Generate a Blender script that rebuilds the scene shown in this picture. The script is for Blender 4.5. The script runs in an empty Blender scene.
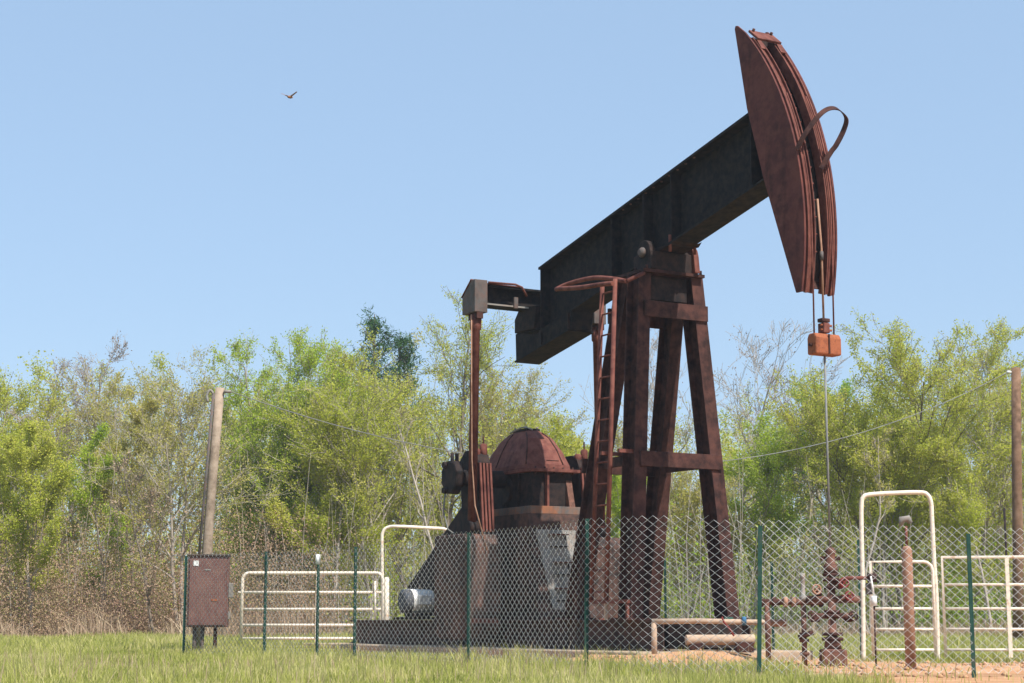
import bpy, bmesh, math, random
import numpy as np
from mathutils import Vector, Matrix
R = math.radians
random.seed(7); rng = np.random.default_rng(7)
sc = bpy.context.scene
C = sc.collection

# ------------------------------------------------------------------ camera
F = 1750.0; HOR = 620.0; CH = 0.55
PITCH = math.atan((HOR - 341.5) / F)
cam = bpy.data.cameras.new("camera"); camo = bpy.data.objects.new("camera", cam); C.objects.link(camo)
camo.location = (0, 0, CH); camo.rotation_euler = (R(90) + PITCH, 0, 0)
cam.sensor_width = 36; cam.lens = F / 1024 * 36; cam.clip_end = 5000; cam.clip_start = 0.1
sc.camera = camo

def at(px, py, Y):
    """World point seen at a pixel, at depth Y."""
    x = (px - 512) / F; y = (341.5 - py) / F
    d = Vector((x, math.cos(PITCH) - y * math.sin(PITCH), math.sin(PITCH) + y * math.cos(PITCH)))
    return Vector((0, 0, CH)) + d * (Y / d.y)

# ------------------------------------------------------------------ materials
def ramp(nt, fac, stops):
    r = nt.nodes.new('ShaderNodeValToRGB')
    while len(r.color_ramp.elements) < len(stops): r.color_ramp.elements.new(0.5)
    for e, (p, c) in zip(r.color_ramp.elements, stops):
        e.position = p; e.color = (*c, 1)
    nt.links.new(fac, r.inputs[0]); return r.outputs[0]

def noise(nt, scale, detail=5, rough=.6, vec=None, stretch=None, coord='Object'):
    n = nt.nodes.new('ShaderNodeTexNoise'); n.inputs['Scale'].default_value = scale
    n.inputs['Detail'].default_value = detail; n.inputs['Roughness'].default_value = rough
    tc = nt.nodes.new('ShaderNodeTexCoord')
    v = tc.outputs[coord]
    if stretch:
        m = nt.nodes.new('ShaderNodeMapping'); m.inputs['Scale'].default_value = stretch
        nt.links.new(v, m.inputs[0]); v = m.outputs[0]
    nt.links.new(v, n.inputs['Vector'])
    return n.outputs['Fac']

def mixc(nt, fac, a, b):
    m = nt.nodes.new('ShaderNodeMix'); m.data_type = 'RGBA'
    if isinstance(fac, float): m.inputs[0].default_value = fac
    else: nt.links.new(fac, m.inputs[0])
    for i, s in ((6, a), (7, b)):
        if isinstance(s, tuple): m.inputs[i].default_value = (*s, 1)
        else: nt.links.new(s, m.inputs[i])
    return m.outputs[2]

def new_mat(name):
    m = bpy.data.materials.new(name); m.use_nodes = True
    return m, m.node_tree, m.node_tree.nodes['Principled BSDF']

def weathered(name, c1, c2, c3, scale=3.0, rough=.75, metal=0.0, streak=True, bump=.25, p=(.35, .55, .72)):
    """three-tone metal: base coat, mottling, spots; with runs down the surface"""
    m, nt, b = new_mat(name)
    n1 = noise(nt, scale, 8, .65)
    col = ramp(nt, n1, [(p[0], c1), (p[1], c2), (p[2], c3)])
    if streak:
        n2 = noise(nt, 1.0, 6, .65, stretch=(6, 6, 1.1))
        s = ramp(nt, n2, [(.5, (0, 0, 0)), (.72, (.8, .8, .8))])
        n2b = noise(nt, 9, 4, .6)
        s2 = ramp(nt, n2b, [(.4, (0, 0, 0)), (.65, (1, 1, 1))])
        col = mixc(nt, s, col, tuple(v * .55 for v in c1))
        mm = nt.nodes.new('ShaderNodeMath'); mm.operation = 'MULTIPLY'; mm.inputs[1].default_value = .55
        nt.links.new(s2, mm.inputs[0]); col = mixc(nt, mm.outputs[0], col, c3)
    nt.links.new(col, b.inputs['Base Color'])
    b.inputs['Roughness'].default_value = rough; b.inputs['Metallic'].default_value = metal
    b.inputs['Specular IOR Level'].default_value = .15
    if bump:
        bn = nt.nodes.new('ShaderNodeBump'); bn.inputs['Strength'].default_value = bump; bn.inputs['Distance'].default_value = .01
        n3 = noise(nt, 45, 5, .7); nt.links.new(n3, bn.inputs['Height']); nt.links.new(bn.outputs[0], b.inputs['Normal'])
    return m

M = {}
M['rust_red'] = weathered('rusty red oxide paint', (.085, .028, .023), (.15, .05, .038), (.23, .09, .065))
M['rust_brown'] = weathered('dark brown rusted steel', (.020, .011, .010), (.048, .021, .018), (.115, .048, .036))
M['rust_orange'] = weathered('bright orange rust', (.22, .07, .035), (.34, .11, .05), (.15, .05, .03), scale=9, p=(.35, .5, .68), streak=False)
M['rust_tan'] = weathered('tan rusted pipe', (.20, .10, .06), (.32, .17, .11), (.42, .26, .18), scale=5, p=(.3, .5, .7))
M['rust_dark'] = weathered('oily black and brown steel', (.012, .011, .012), (.022, .018, .017), (.065, .035, .027), p=(.4, .62, .85))
M['gray_rust'] = weathered('grey paint breaking into rust', (.12, .115, .11), (.16, .12, .10), (.26, .11, .06), scale=2.2, p=(.42, .5, .58))
M['rust_mid'] = weathered('rusty fittings', (.05, .026, .021), (.11, .054, .04), (.21, .10, .07), scale=12, p=(.35, .5, .65))
M['head_red'] = weathered('faded red horsehead paint', (.055, .020, .019), (.105, .033, .029), (.17, .058, .043), scale=1.6, p=(.35, .55, .75))
M['rust_deep'] = weathered('dark weathered brown plate', (.025, .020, .019), (.060, .038, .032), (.15, .075, .055))
M['black_paint'] = weathered('oily black beam paint', (.008, .009, .011), (.013, .013, .015), (.045, .032, .025), rough=.85, p=(.4, .6, .88))
M['gray_paint_and_sunlit'] = weathered('worn grey paint and sunlit steel', (.21, .205, .19), (.28, .27, .25), (.28, .19, .14), scale=4, p=(.35, .6, .85))  # also gives the sunlit tone of the equalizer flange and pedestal plate
M['gray_steel'] = weathered('grey weathered plate', (.07, .068, .066), (.12, .11, .105), (.15, .085, .065), scale=5)
M['cream'] = weathered('cream gate paint', (.70, .60, .47), (.78, .69, .57), (.46, .27, .15), scale=9, rough=.6, streak=False, bump=.1, p=(.3, .55, .72))
M['galv'] = weathered('galvanised wire', (.52, .53, .52), (.60, .60, .59), (.40, .38, .34), scale=6, rough=.4, metal=.0, streak=False, bump=0)
M['post_green'] = weathered('green painted post', (.012, .048, .038), (.02, .065, .05), (.06, .065, .045), scale=9, streak=False, bump=.1)
M['wood'] = weathered('weathered pole wood', (.17, .125, .09), (.31, .235, .175), (.42, .33, .25), scale=4, rough=.9)
M['wood_brown'] = weathered('brown pole wood', (.12, .07, .045), (.2, .115, .07), (.28, .17, .11), scale=3, rough=.9)
M['box_brown'] = weathered('brown enamelled box', (.13, .065, .058), (.165, .08, .07), (.22, .12, .095), scale=3, rough=.55, bump=.05)
M['white'] = weathered('white motor paint', (.78, .78, .76), (.84, .84, .82), (.6, .57, .52), scale=8, rough=.5, bump=.05)
M['motor_dark'] = weathered('blue grey paint', (.05, .06, .075), (.08, .09, .11), (.12, .11, .11), scale=8)
M['tan_pipe'] = weathered('tan weathered pipe', (.34, .24, .17), (.45, .33, .24), (.52, .40, .29), scale=5, streak=False)
M['concrete'] = weathered('old concrete', (.28, .22, .16), (.40, .30, .21), (.47, .32, .20), scale=5, rough=.95, streak=False, bump=.5)
M['red'] = weathered('red valve paint', (.14, .025, .022), (.20, .035, .03), (.16, .055, .04), scale=9, streak=False)
M['blue'] = weathered('blue clamp paint', (.04, .12, .22), (.06, .16, .28), (.1, .12, .14), scale=9, streak=False)
M['cable'] = weathered('dark wire', (.16, .16, .16), (.22, .22, .21), (.25, .24, .22), scale=4, streak=False, bump=0)
M['rope'] = weathered('old rope', (.36, .22, .13), (.42, .29, .18), (.5, .38, .25), scale=15, streak=False)
M['sticker'] = weathered('white sticker', (.7, .7, .68), (.74, .73, .7), (.6, .58, .54), scale=8, streak=False, bump=0)

def leaf_mat(name, ca, cb, cc, trans=.5, rough=.6, nscale=.45):
    m = bpy.data.materials.new(name); m.use_nodes = True; nt = m.node_tree
    for n in list(nt.nodes): nt.nodes.remove(n)
    g = nt.nodes.new('ShaderNodeNewGeometry')
    n1 = noise(nt, nscale, 3, .5)
    a = nt.nodes.new('ShaderNodeMath'); a.operation = 'MULTIPLY_ADD'; a.inputs[1].default_value = .55
    nt.links.new(g.outputs['Random Per Island'], a.inputs[0]); 
    b2 = nt.nodes.new('ShaderNodeMath'); b2.operation = 'MULTIPLY_ADD'; b2.inputs[1].default_value = 1.3; b2.inputs[2].default_value = -.42
    nt.links.new(n1, b2.inputs[0]); nt.links.new(b2.outputs[0], a.inputs[2])
    col = ramp(nt, a.outputs[0], [(.12, ca), (.5, cb), (.9, cc)])
    d = nt.nodes.new('ShaderNodeBsdfDiffuse'); t = nt.nodes.new('ShaderNodeBsdfTranslucent'); mx = nt.nodes.new('ShaderNodeMixShader')
    o = nt.nodes.new('ShaderNodeOutputMaterial'); mx.inputs[0].default_value = trans
    nt.links.new(col, d.inputs[0]); nt.links.new(col, t.inputs[0])
    nt.links.new(d.outputs[0], mx.inputs[1]); nt.links.new(t.outputs[0], mx.inputs[2]); nt.links.new(mx.outputs[0], o.inputs[0])
    return m
M['leaf_bright'] = leaf_mat('bright spring leaves', (.29, .41, .04), (.44, .55, .06), (.57, .62, .12))
M['leaf_yellow'] = leaf_mat('yellow green spring leaves', (.38, .43, .055), (.51, .54, .08), (.62, .57, .15))
M['leaf_olive'] = leaf_mat('olive budding leaves', (.38, .37, .10), (.50, .46, .12), (.58, .51, .20))
M['leaf_green'] = leaf_mat('fresh green leaves', (.21, .36, .04), (.32, .47, .055), (.46, .56, .10))
M['needle'] = leaf_mat('dark pine needles', (.025, .065, .025), (.05, .11, .04), (.08, .15, .055), trans=.15)
M['bud_pink'] = leaf_mat('pinkish buds', (.28, .20, .16), (.36, .27, .22), (.42, .34, .27))
M['dry_leaf'] = leaf_mat('dry brown stalks', (.30, .20, .14), (.44, .32, .22), (.56, .44, .30), trans=.25)
M['brush_mix'] = leaf_mat('brown and olive scrub', (.34, .205, .145), (.44, .295, .205), (.46, .38, .19), trans=.3)
M['grass'] = leaf_mat('meadow grass', (.26, .30, .06), (.44, .44, .12), (.65, .57, .30), trans=.4, nscale=.6)
M['bark_gray'] = weathered('pale grey bark', (.30, .25, .20), (.40, .345, .29), (.48, .43, .37), scale=5, rough=.95, streak=False, bump=0)
M['bark_brown'] = weathered('brown bark', (.15, .115, .09), (.22, .18, .14), (.29, .24, .20), scale=5, rough=.95, streak=False, bump=0)

# ------------------------------------------------------------------ object helpers
def tag(o, label=None, cat=None, group=None, kind=None):
    if label: o['label'] = label
    if cat: o['category'] = cat
    if group: o['group'] = group
    if kind: o['kind'] = kind
    return o

def thing(name, label, cat, loc=(0, 0, 0), rz=0.0, group=None):
    o = bpy.data.objects.new(name, None); C.objects.link(o)
    o.location = loc; o.rotation_euler = (0, 0, rz); o.empty_display_size = .3
    return tag(o, label, cat, group)

def copy_tree(o, parent=None):
    c = o.copy(); C.objects.link(c); c.parent = parent
    for ch in list(o.children): copy_tree(ch, c)
    return c

class MB:
    """collects solids; build() links them as one mesh object"""
    def __init__(s): s.bm = bmesh.new()
    def hexa(s, P):
        v = [s.bm.verts.new(p) for p in P]
        for f in ((0, 1, 2, 3), (4, 5, 6, 7), (0, 1, 5, 4), (1, 2, 6, 5), (2, 3, 7, 6), (3, 0, 4, 7)):
            s.bm.faces.new([v[i] for i in f])
    def box(s, x0, x1, y0, y1, z0, z1):
        s.hexa([(x0, y0, z0), (x1, y0, z0), (x1, y1, z0), (x0, y1, z0), (x0, y0, z1), (x1, y0, z1), (x1, y1, z1), (x0, y1, z1)]); return s
    def bar(s, p0, p1, w, h, side=(0, 1, 0), off=(0, 0)):
        """straight bar p0-p1: w across `side`, h across the third axis"""
        p0 = Vector(p0); p1 = Vector(p1); d = (p1 - p0).normalized(); sd = Vector(side)
        sd = (sd - d * sd.dot(d)).normalized(); up = sd.cross(d).normalized()
        if up.z < 0: up = -up
        o = sd * off[0] + up * off[1]; a = sd * (w / 2); b = up * (h / 2)
        s.hexa([p0 + o - a - b, p0 + o + a - b, p0 + o + a + b, p0 + o - a + b, p1 + o - a - b, p1 + o + a - b, p1 + o + a + b, p1 + o - a + b]); return s
    def ibeam(s, p0, p1, w, h, tf=.025, tw=.02, side=(0, 1, 0)):
        s.bar(p0, p1, w, tf, side, (0, h / 2 - tf / 2)); s.bar(p0, p1, w, tf, side, (0, -h / 2 + tf / 2))
        s.bar(p0, p1, tw, h - 2 * tf, side); return s
    def tube(s, pts, r, n=8, cap=True):
        pts = [Vector(p) for p in pts]; k = len(pts)
        rr = r if isinstance(r, (list, tuple)) else [r] * k
        ref = Vector((0, 0, 1)); rings = []
        d0 = (pts[1] - pts[0]).normalized()
        if abs(d0.z) > .9: ref = Vector((1, 0, 0))
        u = (ref - d0 * ref.dot(d0)).normalized()
        for i, p in enumerate(pts):
            d = (pts[min(i + 1, k - 1)] - pts[max(i - 1, 0)]).normalized()
            u = (u - d * u.dot(d)).normalized(); v = d.cross(u)
            rings.append([s.bm.verts.new(p + (u * math.cos(2 * math.pi * j / n) + v * math.sin(2 * math.pi * j / n)) * rr[i]) for j in range(n)])
        for a, b in zip(rings, rings[1:]):
            for j in range(n):
                f = s.bm.faces.new((a[j], a[(j + 1) % n], b[(j + 1) % n], b[j])); f.smooth = n > 5
        if cap: s.bm.faces.new(rings[0][::-1]); s.bm.faces.new(rings[-1])
        return s
    def prism(s, poly, y0, y1):
        """polygon of (x,z) points extruded along y"""
        a = [s.bm.verts.new((x, y0, z)) for x, z in poly]; b = [s.bm.verts.new((x, y1, z)) for x, z in poly]
        s.bm.faces.new(a); s.bm.faces.new(b[::-1]); n = len(poly)
        for i in range(n): s.bm.faces.new((a[i], b[i], b[(i + 1) % n], a[(i + 1) % n]))
        return s
    def loft(s, rings, smooth=True):
        vs = [[s.bm.verts.new(p) for p in r] for r in rings]; n = len(vs[0])
        for a, b in zip(vs, vs[1:]):
            for j in range(n):
                f = s.bm.faces.new((a[j], a[(j + 1) % n], b[(j + 1) % n], b[j])); f.smooth = smooth
        s.bm.faces.new(vs[0][::-1]); s.bm.faces.new(vs[-1]); return s
    def build(s, name, mat, parent=None, bevel=0.0):
        bmesh.ops.recalc_face_normals(s.bm, faces=s.bm.faces)
        me = bpy.data.meshes.new(name); s.bm.to_mesh(me); s.bm.free()
        me.materials.append(mat)
        o = bpy.data.objects.new(name, me); C.objects.link(o); o.parent = parent
        if bevel:
            md = o.modifiers.new('bevel', 'BEVEL'); md.width = bevel; md.segments = 2; md.limit_method = 'ANGLE'
        return o

def raw_mesh(name, V, Fs, mat, parent=None, smooth=False):
    """V (n,3) array; Fs (m,k) array of equal-size faces"""
    V = np.asarray(V, dtype=np.float32); Fs = np.asarray(Fs, dtype=np.int32); k = Fs.shape[1]
    me = bpy.data.meshes.new(name); me.vertices.add(len(V)); me.vertices.foreach_set('co', V.ravel())
    me.loops.add(Fs.size); me.loops.foreach_set('vertex_index', Fs.ravel())
    me.polygons.add(len(Fs)); me.polygons.foreach_set('loop_start', np.arange(0, Fs.size, k, dtype=np.int32))
    me.polygons.foreach_set('loop_total', np.full(len(Fs), k, dtype=np.int32))
    me.update(calc_edges=True); me.validate()
    me.materials.append(mat); o = bpy.data.objects.new(name, me); C.objects.link(o); o.parent = parent
    return o

def crs(ctrl, n=7):
    out = []; c = [Vector(ctrl[0])] + [Vector(p) for p in ctrl] + [Vector(ctrl[-1])]
    for i in range(1, len(c) - 2):
        for k in range(n):
            t = k / n; a, b_, d, e = c[i - 1], c[i], c[i + 1], c[i + 2]
            out.append(.5 * ((2 * b_) + (-a + d) * t + (2 * a - 5 * b_ + 4 * d - e) * t * t + (-a + 3 * b_ - 3 * d + e) * t ** 3))
    out.append(c[-1]); return out

# ------------------------------------------------------------------ ground
PO = Vector((2.241, 24.648, 0)); PHI = R(60)          # pumping unit: foot of the bearing, heading
AX = Vector((math.cos(PHI), -math.sin(PHI), 0)); BX = Vector((-math.sin(PHI), -math.cos(PHI), 0))
def W(a, b, z=0): return PO + AX * a + BX * b + Vector((0, 0, z))
def pad_dist(X, Y):
    dx = X - PO.x; dy = Y - PO.y
    a = dx * AX.x + dy * AX.y; b = dx * BX.x + dy * BX.y
    da = np.maximum(np.maximum(-9.4 - a, a - 1.25), 0); db = np.maximum(np.abs(b) - 1.3, 0)
    return np.hypot(da, db)
def wob(X, Y):
    return (np.sin(X * 1.7 + Y * .6) + np.sin(X * .63 - Y * 1.31 + 1) + np.sin(X * 3.1 + 2 * np.sin(Y * 2.3)) * .6) / 2.6
def soil(X, Y):
    """1 where bare soil shows"""
    d = pad_dist(X, Y); w = wob(X, Y)
    s1 = np.clip((1.5 + .7 * w + 1.5 * np.clip(X + .2, 0, 1) * np.clip(4 - X, 0, 1) - d) / .7, 0, 1)
    s2 = np.clip((X - 2.5 - .35 * w - .04 * (Y - 14)) / .5, 0, 1) * np.clip((24.3 + .8 * w - Y) / 1.2, 0, 1) * np.clip((Y - 9) / 1, 0, 1)
    return np.maximum(s1, s2)
def height(X, Y):
    d = pad_dist(X, Y); w = wob(X * 1.3, Y * 1.1)
    h = .02 * w
    h = h + .11 * np.exp(-((X - 1.3) ** 2 / 1.3 + (Y - 20.6) ** 2 / .6)) + .05 * np.exp(-((X - 5.2) ** 2 / 1.4 + (Y - 19.6) ** 2 / .5))
    h = h + .13 * (1 + .35 * w) * np.exp(-((d - .95) / .5) ** 2) * np.clip((X - .2) / .8, 0, 1) * np.clip((3.6 - X) / .8, 0, 1) * (Y < 24)
    h = np.where(d < .3, np.minimum(h, .02), h)
    return h
xs = np.concatenate([np.linspace(-900, -40, 12)[:-1], np.linspace(-40, 40, 321), np.linspace(40, 900, 12)[1:]])
ys = np.concatenate([np.linspace(-300, 4, 8)[:-1], np.linspace(4, 60, 261), np.linspace(60, 1500, 20)[1:]])
GX, GY = np.meshgrid(xs, ys); GZ = height(GX, GY)
fade = np.clip((60 - GY) / 10, 0, 1) * np.clip((40 - abs(GX)) / 5, 0, 1); GZ = GZ * fade
V = np.stack([GX, GY, GZ], -1).reshape(-1, 3); nx = len(xs); ny = len(ys)
ii, jj = np.meshgrid(np.arange(ny - 1), np.arange(nx - 1), indexing='ij')
i0 = (ii * nx + jj).ravel()
Fq = np.stack([i0, i0 + 1, i0 + nx + 1, i0 + nx], -1)
m, nt, b = new_mat('meadow soil')
att = nt.nodes.new('ShaderNodeAttribute'); att.attribute_name = 'soil'
n1 = noise(nt, 1.2, 6, .6); thatch = ramp(nt, n1, [(.3, (.11, .12, .04)), (.5, (.17, .17, .06)), (.7, (.26, .22, .11))])
n2 = noise(nt, 2.5, 8, .65); earth = ramp(nt, n2, [(.3, (.38, .185, .09)), (.5, (.49, .27, .145)), (.72, (.57, .37, .23))])
nt.links.new(mixc(nt, att.outputs['Fac'], thatch, earth), b.inputs['Base Color'])
b.inputs['Roughness'].default_value = .95; b.inputs['Specular IOR Level'].default_value = .1
bn = nt.nodes.new('ShaderNodeBump'); bn.inputs['Strength'].default_value = .8; bn.inputs['Distance'].default_value = .03
nt.links.new(noise(nt, 14, 8, .7), bn.inputs['Height']); nt.links.new(bn.outputs[0], b.inputs['Normal'])
g = raw_mesh('ground', V, Fq, m); tag(g, kind='structure')
at_ = g.data.attributes.new('soil', 'FLOAT', 'POINT'); at_.data.foreach_set('value', soil(V[:, 0], V[:, 1]).astype(np.float32))
for p in g.data.polygons: p.use_smooth = True

# ------------------------------------------------------------------ pumping unit (local x = along the beam, local y = -b, near side is negative y)
P = thing('pump_jack', 'tall rusty red oil well pump jack with black walking beam and curved horsehead', 'pump jack', PO, -PHI)
def L(a, b, z): return (a, -b, z)
Y1 = (0, 1, 0)
ZS = .55
# skid
skid = MB()
for s in (-.72, .72): skid.ibeam(L(-8.9, s, .345), L(.8, s, .345), .20, .41)
skid_o = skid.build('skid', M['rust_deep'], P)
for a in (-8.7, -7.9, -6.9, -5.6, -4.6, -3.0, -1.7, -.7, .0, .7):
    MB().bar(L(a, -.615, .33), L(a, .615, .33), .12, .3, (1, 0, 0)).build('cross_member', M['rust_dark'], skid_o)
# samson post
post = MB()
post.box(-.66, .16, -.53, .53, 5.42, 5.465)
post_o = post.build('samson_post', M['rust_brown'], P)
def leg(p0, p1):
    m_ = MB(); p0 = Vector(p0); p1 = Vector(p1)
    # H section: flanges face along the beam
    d = (p1 - p0).normalized(); y = Vector((0, 1, 0)); y = (y - d * y.dot(d)).normalized(); x = d.cross(y)
    for o in (-.145, .145): m_.bar(p0 + x * o, p1 + x * o, .205, .022, y)
    m_.bar(p0, p1, .02, .268, y)
    m_.bar(p0 - Vector((0, 0, .0)), p0 + Vector((0, 0, .03)), .44, .44, y)
    return m_.build('leg', M['rust_brown'], post_o)
for s in (-1, 1):
    leg(L(.11, (.785 if s > 0 else .855) * s, ZS), L(-.08, .45 * s, 5.42)); leg(L(-1.44 if s > 0 else -1.66, .71 * s, ZS), L(-.42, .41 * s, 5.42))
def lerp(p, q, z):
    t = (z - p[2]) / (q[2] - p[2]); return [p[i] + (q[i] - p[i]) * t for i in range(3)]
for z, h in ((4.90, .225), (2.76, .21)):
    f = lerp((.11, .785, ZS), (-.08, .45, 5.42), z); r_ = lerp((-1.60, .71, ZS), (-.42, .41, 5.42), z)
    MB().bar(L(f[0] + .175, f[1] + .02, z), L(f[0] + .175, -f[1] - .11, z), .04, h, (1, 0, 0)).bar(L(f[0] + .12, f[1] - .14, z), L(f[0] + .12, -f[1] + .14, z), .09, .02, (1, 0, 0), (0, h / 2 - .012)).build('cross_brace', M['rust_brown'], post_o, .004)
    MB().bar(L(r_[0] - .175, r_[1] + .12, z), L(r_[0] - .175, -r_[1] - .12, z), .04, h, (1, 0, 0)).build('cross_brace', M['rust_brown'], post_o, .004)
    if z < 4:
        for s in (-1, 1):
            MB().bar(L(r_[0] + .16, s * r_[1], z), L(f[0] - .16, s * f[1], z), .06, .14).build('side_brace', M['rust_brown'], post_o)
# top box under the plate
MB().box(-.5, .0, -.32, .32, 5.06, 5.40).build('saddle_box', M['rust_dark'], post_o)
for s in (-1, 1):
    poly = [(-.2, 5.47), (.2, 5.47), (.17, 5.72)] + [(.16 * math.cos(t), 5.74 + .16 * math.sin(t)) for t in np.linspace(.1, math.pi - .1, 9)] + [(-.17, 5.72)]
    hb = MB().prism(poly, -.38 * s - .045, -.38 * s + .045).build('bearing_housing', M['rust_red'] if s < 0 else M['rust_dark'], post_o, .01)
    MB().tube([L(0, .43 * s, 5.72), L(0, .46 * s, 5.72), L(0, .50 * s, 5.72)], [.075, .075, .04], 16).build('bearing_cap', M['gray_steel'] if s > 0 else M['rust_red'], hb)
    for dx in (-.14, .14):
        MB().tube([L(dx + .0, .47 * s, 5.465), L(dx, .47 * s, 5.52)], .02, 8).build('bolt', M['rust_brown'], hb)
MB().tube([L(0, -.42, 5.72), L(0, .42, 5.72)], .075, 16).build('saddle_shaft', M['rust_dark'], post_o)

MB().box(-.40, .13, -.325, .325, 5.466, 5.74).build('saddle_block', M['rust_dark'], post_o, .01)
# walking beam
T = math.atan(.21)
def bt(a): return 6.80 + .21 * a
def bb(a): return 5.74 + .21 * a
beam = MB()
ca, cb_ = -3.3, 2.55
tf = .035
def flange(z0, z1, w, a0=ca, a1=cb_):
    beam.hexa([(a0, -w, z0(a0)), (a1, -w, z0(a1)), (a1, w, z0(a1)), (a0, w, z0(a0)), (a0, -w, z1(a0)), (a1, -w, z1(a1)), (a1, w, z1(a1)), (a0, w, z1(a0))])
flange(lambda a: bt(a) - tf, bt, .20); flange(bb, lambda a: bb(a) + tf, .20)
flange(lambda a: bb(a) + tf, lambda a: bt(a) - tf, .012)
flange(bt, lambda a: bt(a) + .02, .15, -2.2, 1.6)
beam_o = beam.build('walking_beam', M['black_paint'], P)
for a in (-3.25, -1.2, -.35, .35, 2.2):
    for s in (-1, 1):
        MB().box(a - .012, a + .012, min(.014 * s, .185 * s), max(.014 * s, .185 * s), bb(a) + tf + .004, bt(a) - tf - .004).build('stiffener', M['black_paint'], beam_o)
for a in np.arange(-1.0, 2.3, .55):
    MB().bar((a, -.018, bb(a) + tf + .03), (a + .3, -.018, bb(a + .3) + tf + .03), .008, .012).build('weld_bead', M['rust_mid'], beam_o)
for a in np.arange(-.9, 1.0, .2):
    MB().tube([L(a, .165, bt(a) - tf - .02), L(a, .165, bt(a) - tf - .004)], .018, 8).build('bolt', M['rust_mid'], beam_o)
# saddle under the beam
MB().prism([(-.42, 5.80), (.42, 5.80), (.46, bb(.46) - .002), (-.46, bb(-.46) - .002)], -.24, .24).build('saddle', M['rust_dark'], beam_o, .01)
for a in (-.36, .36):
    for s in (-1, 1): MB().tube([L(a, .215 * s, bb(a) - .12), L(a, .215 * s, bb(a) + .12)], .022, 8).build('bolt', M['rust_red'], beam_o)
# tail box slung beneath
tb = MB()
tp = [(-4.02, 5.13), (-4.0, 4.66), (-2.36, 4.95), (-2.30, bb(-2.3) - .004), (-3.32, bb(-3.32) - .004)]
for s in (-.2, .19): tb.prism(tp, s, s + .012)
tb.prism([(-4.0, 4.66), (-2.36, 4.95), (-2.36, 4.975), (-4.0, 4.685)], -.23, .235)
tb.prism([(-2.36, 4.976), (-2.335, 4.976), (-2.285, bb(-2.3) - .006), (-2.31, bb(-2.3) - .006)], -.187, .188)
tb.prism([(-4.02, 5.11), (-3.35, 5.10), (-3.35, 5.125), (-4.02, 5.135)], -.187, .188)
tb_o = tb.build('tail_box', M['black_paint'], beam_o)
for a in (-3.2, -2.62): MB().prism([(a, 4.70 + .177 * (a + 4)), (a + .03, 4.70 + .177 * (a + 4)), (a + .03, bb(a) - .02), (a, bb(a) - .02)], .2025, .232).build('stiffener', M['rust_dark'], tb_o)
for a in (-3.2, -2.38): MB().prism([(a, 4.70 + .177 * (a + 4)), (a + .03, 4.70 + .177 * (a + 4)), (a + .03, bb(a) - .02), (a, bb(a) - .02)], -.232, -.203).build('stiffener', M['rust_dark'], tb_o)
# equalizer behind the beam's tail
eq = MB(); eq.ibeam(L(-3.72, -1.0, 5.64), L(-3.72, 1.0, 5.64), .30, .33, .03, .025, (1, 0, 0)); eq_o = eq.build('equalizer', M['black_paint'], P)
MB().bar(L(-3.72, -.99, 5.492), L(-3.72, .99, 5.492), .306, .026, (1, 0, 0)).build('sunlit_flange', M['gray_paint_and_sunlit'], eq_o)  # pale skin over the black flange paints in the sun it catches
MB().box(-3.88, -3.55, -1.0, -.36, 5.81, 5.822).build('cap_strip', M['rust_red'], eq_o)
MB().box(-3.88, -3.55, .36, 1.0, 5.81, 5.822).build('cap_strip', M['rust_red'], eq_o)
MB().tube([L(-3.53, .98, 5.83), L(-3.50, .5, 5.835), L(-3.5, .38, 5.80), L(-3.49, .30, 5.66)], .018, 8).build('grease_line', M['rust_red'], eq_o)
for s in (-1, 1):
    end = [(-3.94, 5.34), (-3.52, 5.34), (-3.52, 5.86), (-3.64, 5.86), (-3.94, 5.62)]
    e = MB(); y0 = -1.0 * s; y1 = -1.23 * s
    e.prism(end, min(y0, y1), max(y0, y1)); e_o = e.build('end_box', M['gray_steel'], eq_o, .008)
    MB().box(-3.80, -3.52, min(-1.08 * s, -1.19 * s), max(-1.08 * s, -1.19 * s), 5.24, 5.338).build('lug', M['rust_brown'], e_o)
    MB().bar((-3.64, (y0 + y1) / 2, 5.873), (-3.96, (y0 + y1) / 2, 5.625), .25, .015).build('cap_plate', M['rust_red'], e_o)
hang = MB(); hang.prism([(-4.02, 5.14), (-3.40, 5.14), (-3.34, 5.50), (-3.86, 5.535), (-4.02, 5.36)], -.22, .22)
hang.build('equalizer_bearing', M['rust_dark'], eq_o, .01)
MB().box(-3.58, -3.54, -.50, -.43, 5.46, 5.64).build('clip', M['gray_steel'], eq_o)
# pitman arms
for s in (-1, 1):
    p_ = MB(); p_.tube([L(-3.66, 1.13 * s, 5.3), L(-3.66, 1.14 * s, 5.08), L(-3.66, 1.14 * s, 5.06), L(-3.66, 1.19 * s, 2.0)], [.09, .09, .07, .07], 12)
    p_o = p_.build('pitman_arm', M['rust_red'], P)
    MB().tube([L(-3.66, 1.10 * s, 1.96), L(-3.66, 1.28 * s, 1.96)], .11, 16).build('wrist_bearing', M['rust_dark'], p_o)
    if s > 0:
        MB().tube([L(-3.62, 1.235, 5.3), L(-3.62, 1.23, 4.2), L(-3.58, 1.24, 3.0), L(-3.55, 1.2, 2.3), L(-3.30, 1.12, 1.6)], .011, 6).build('grease_line', M['rust_tan'], p_o)
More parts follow.
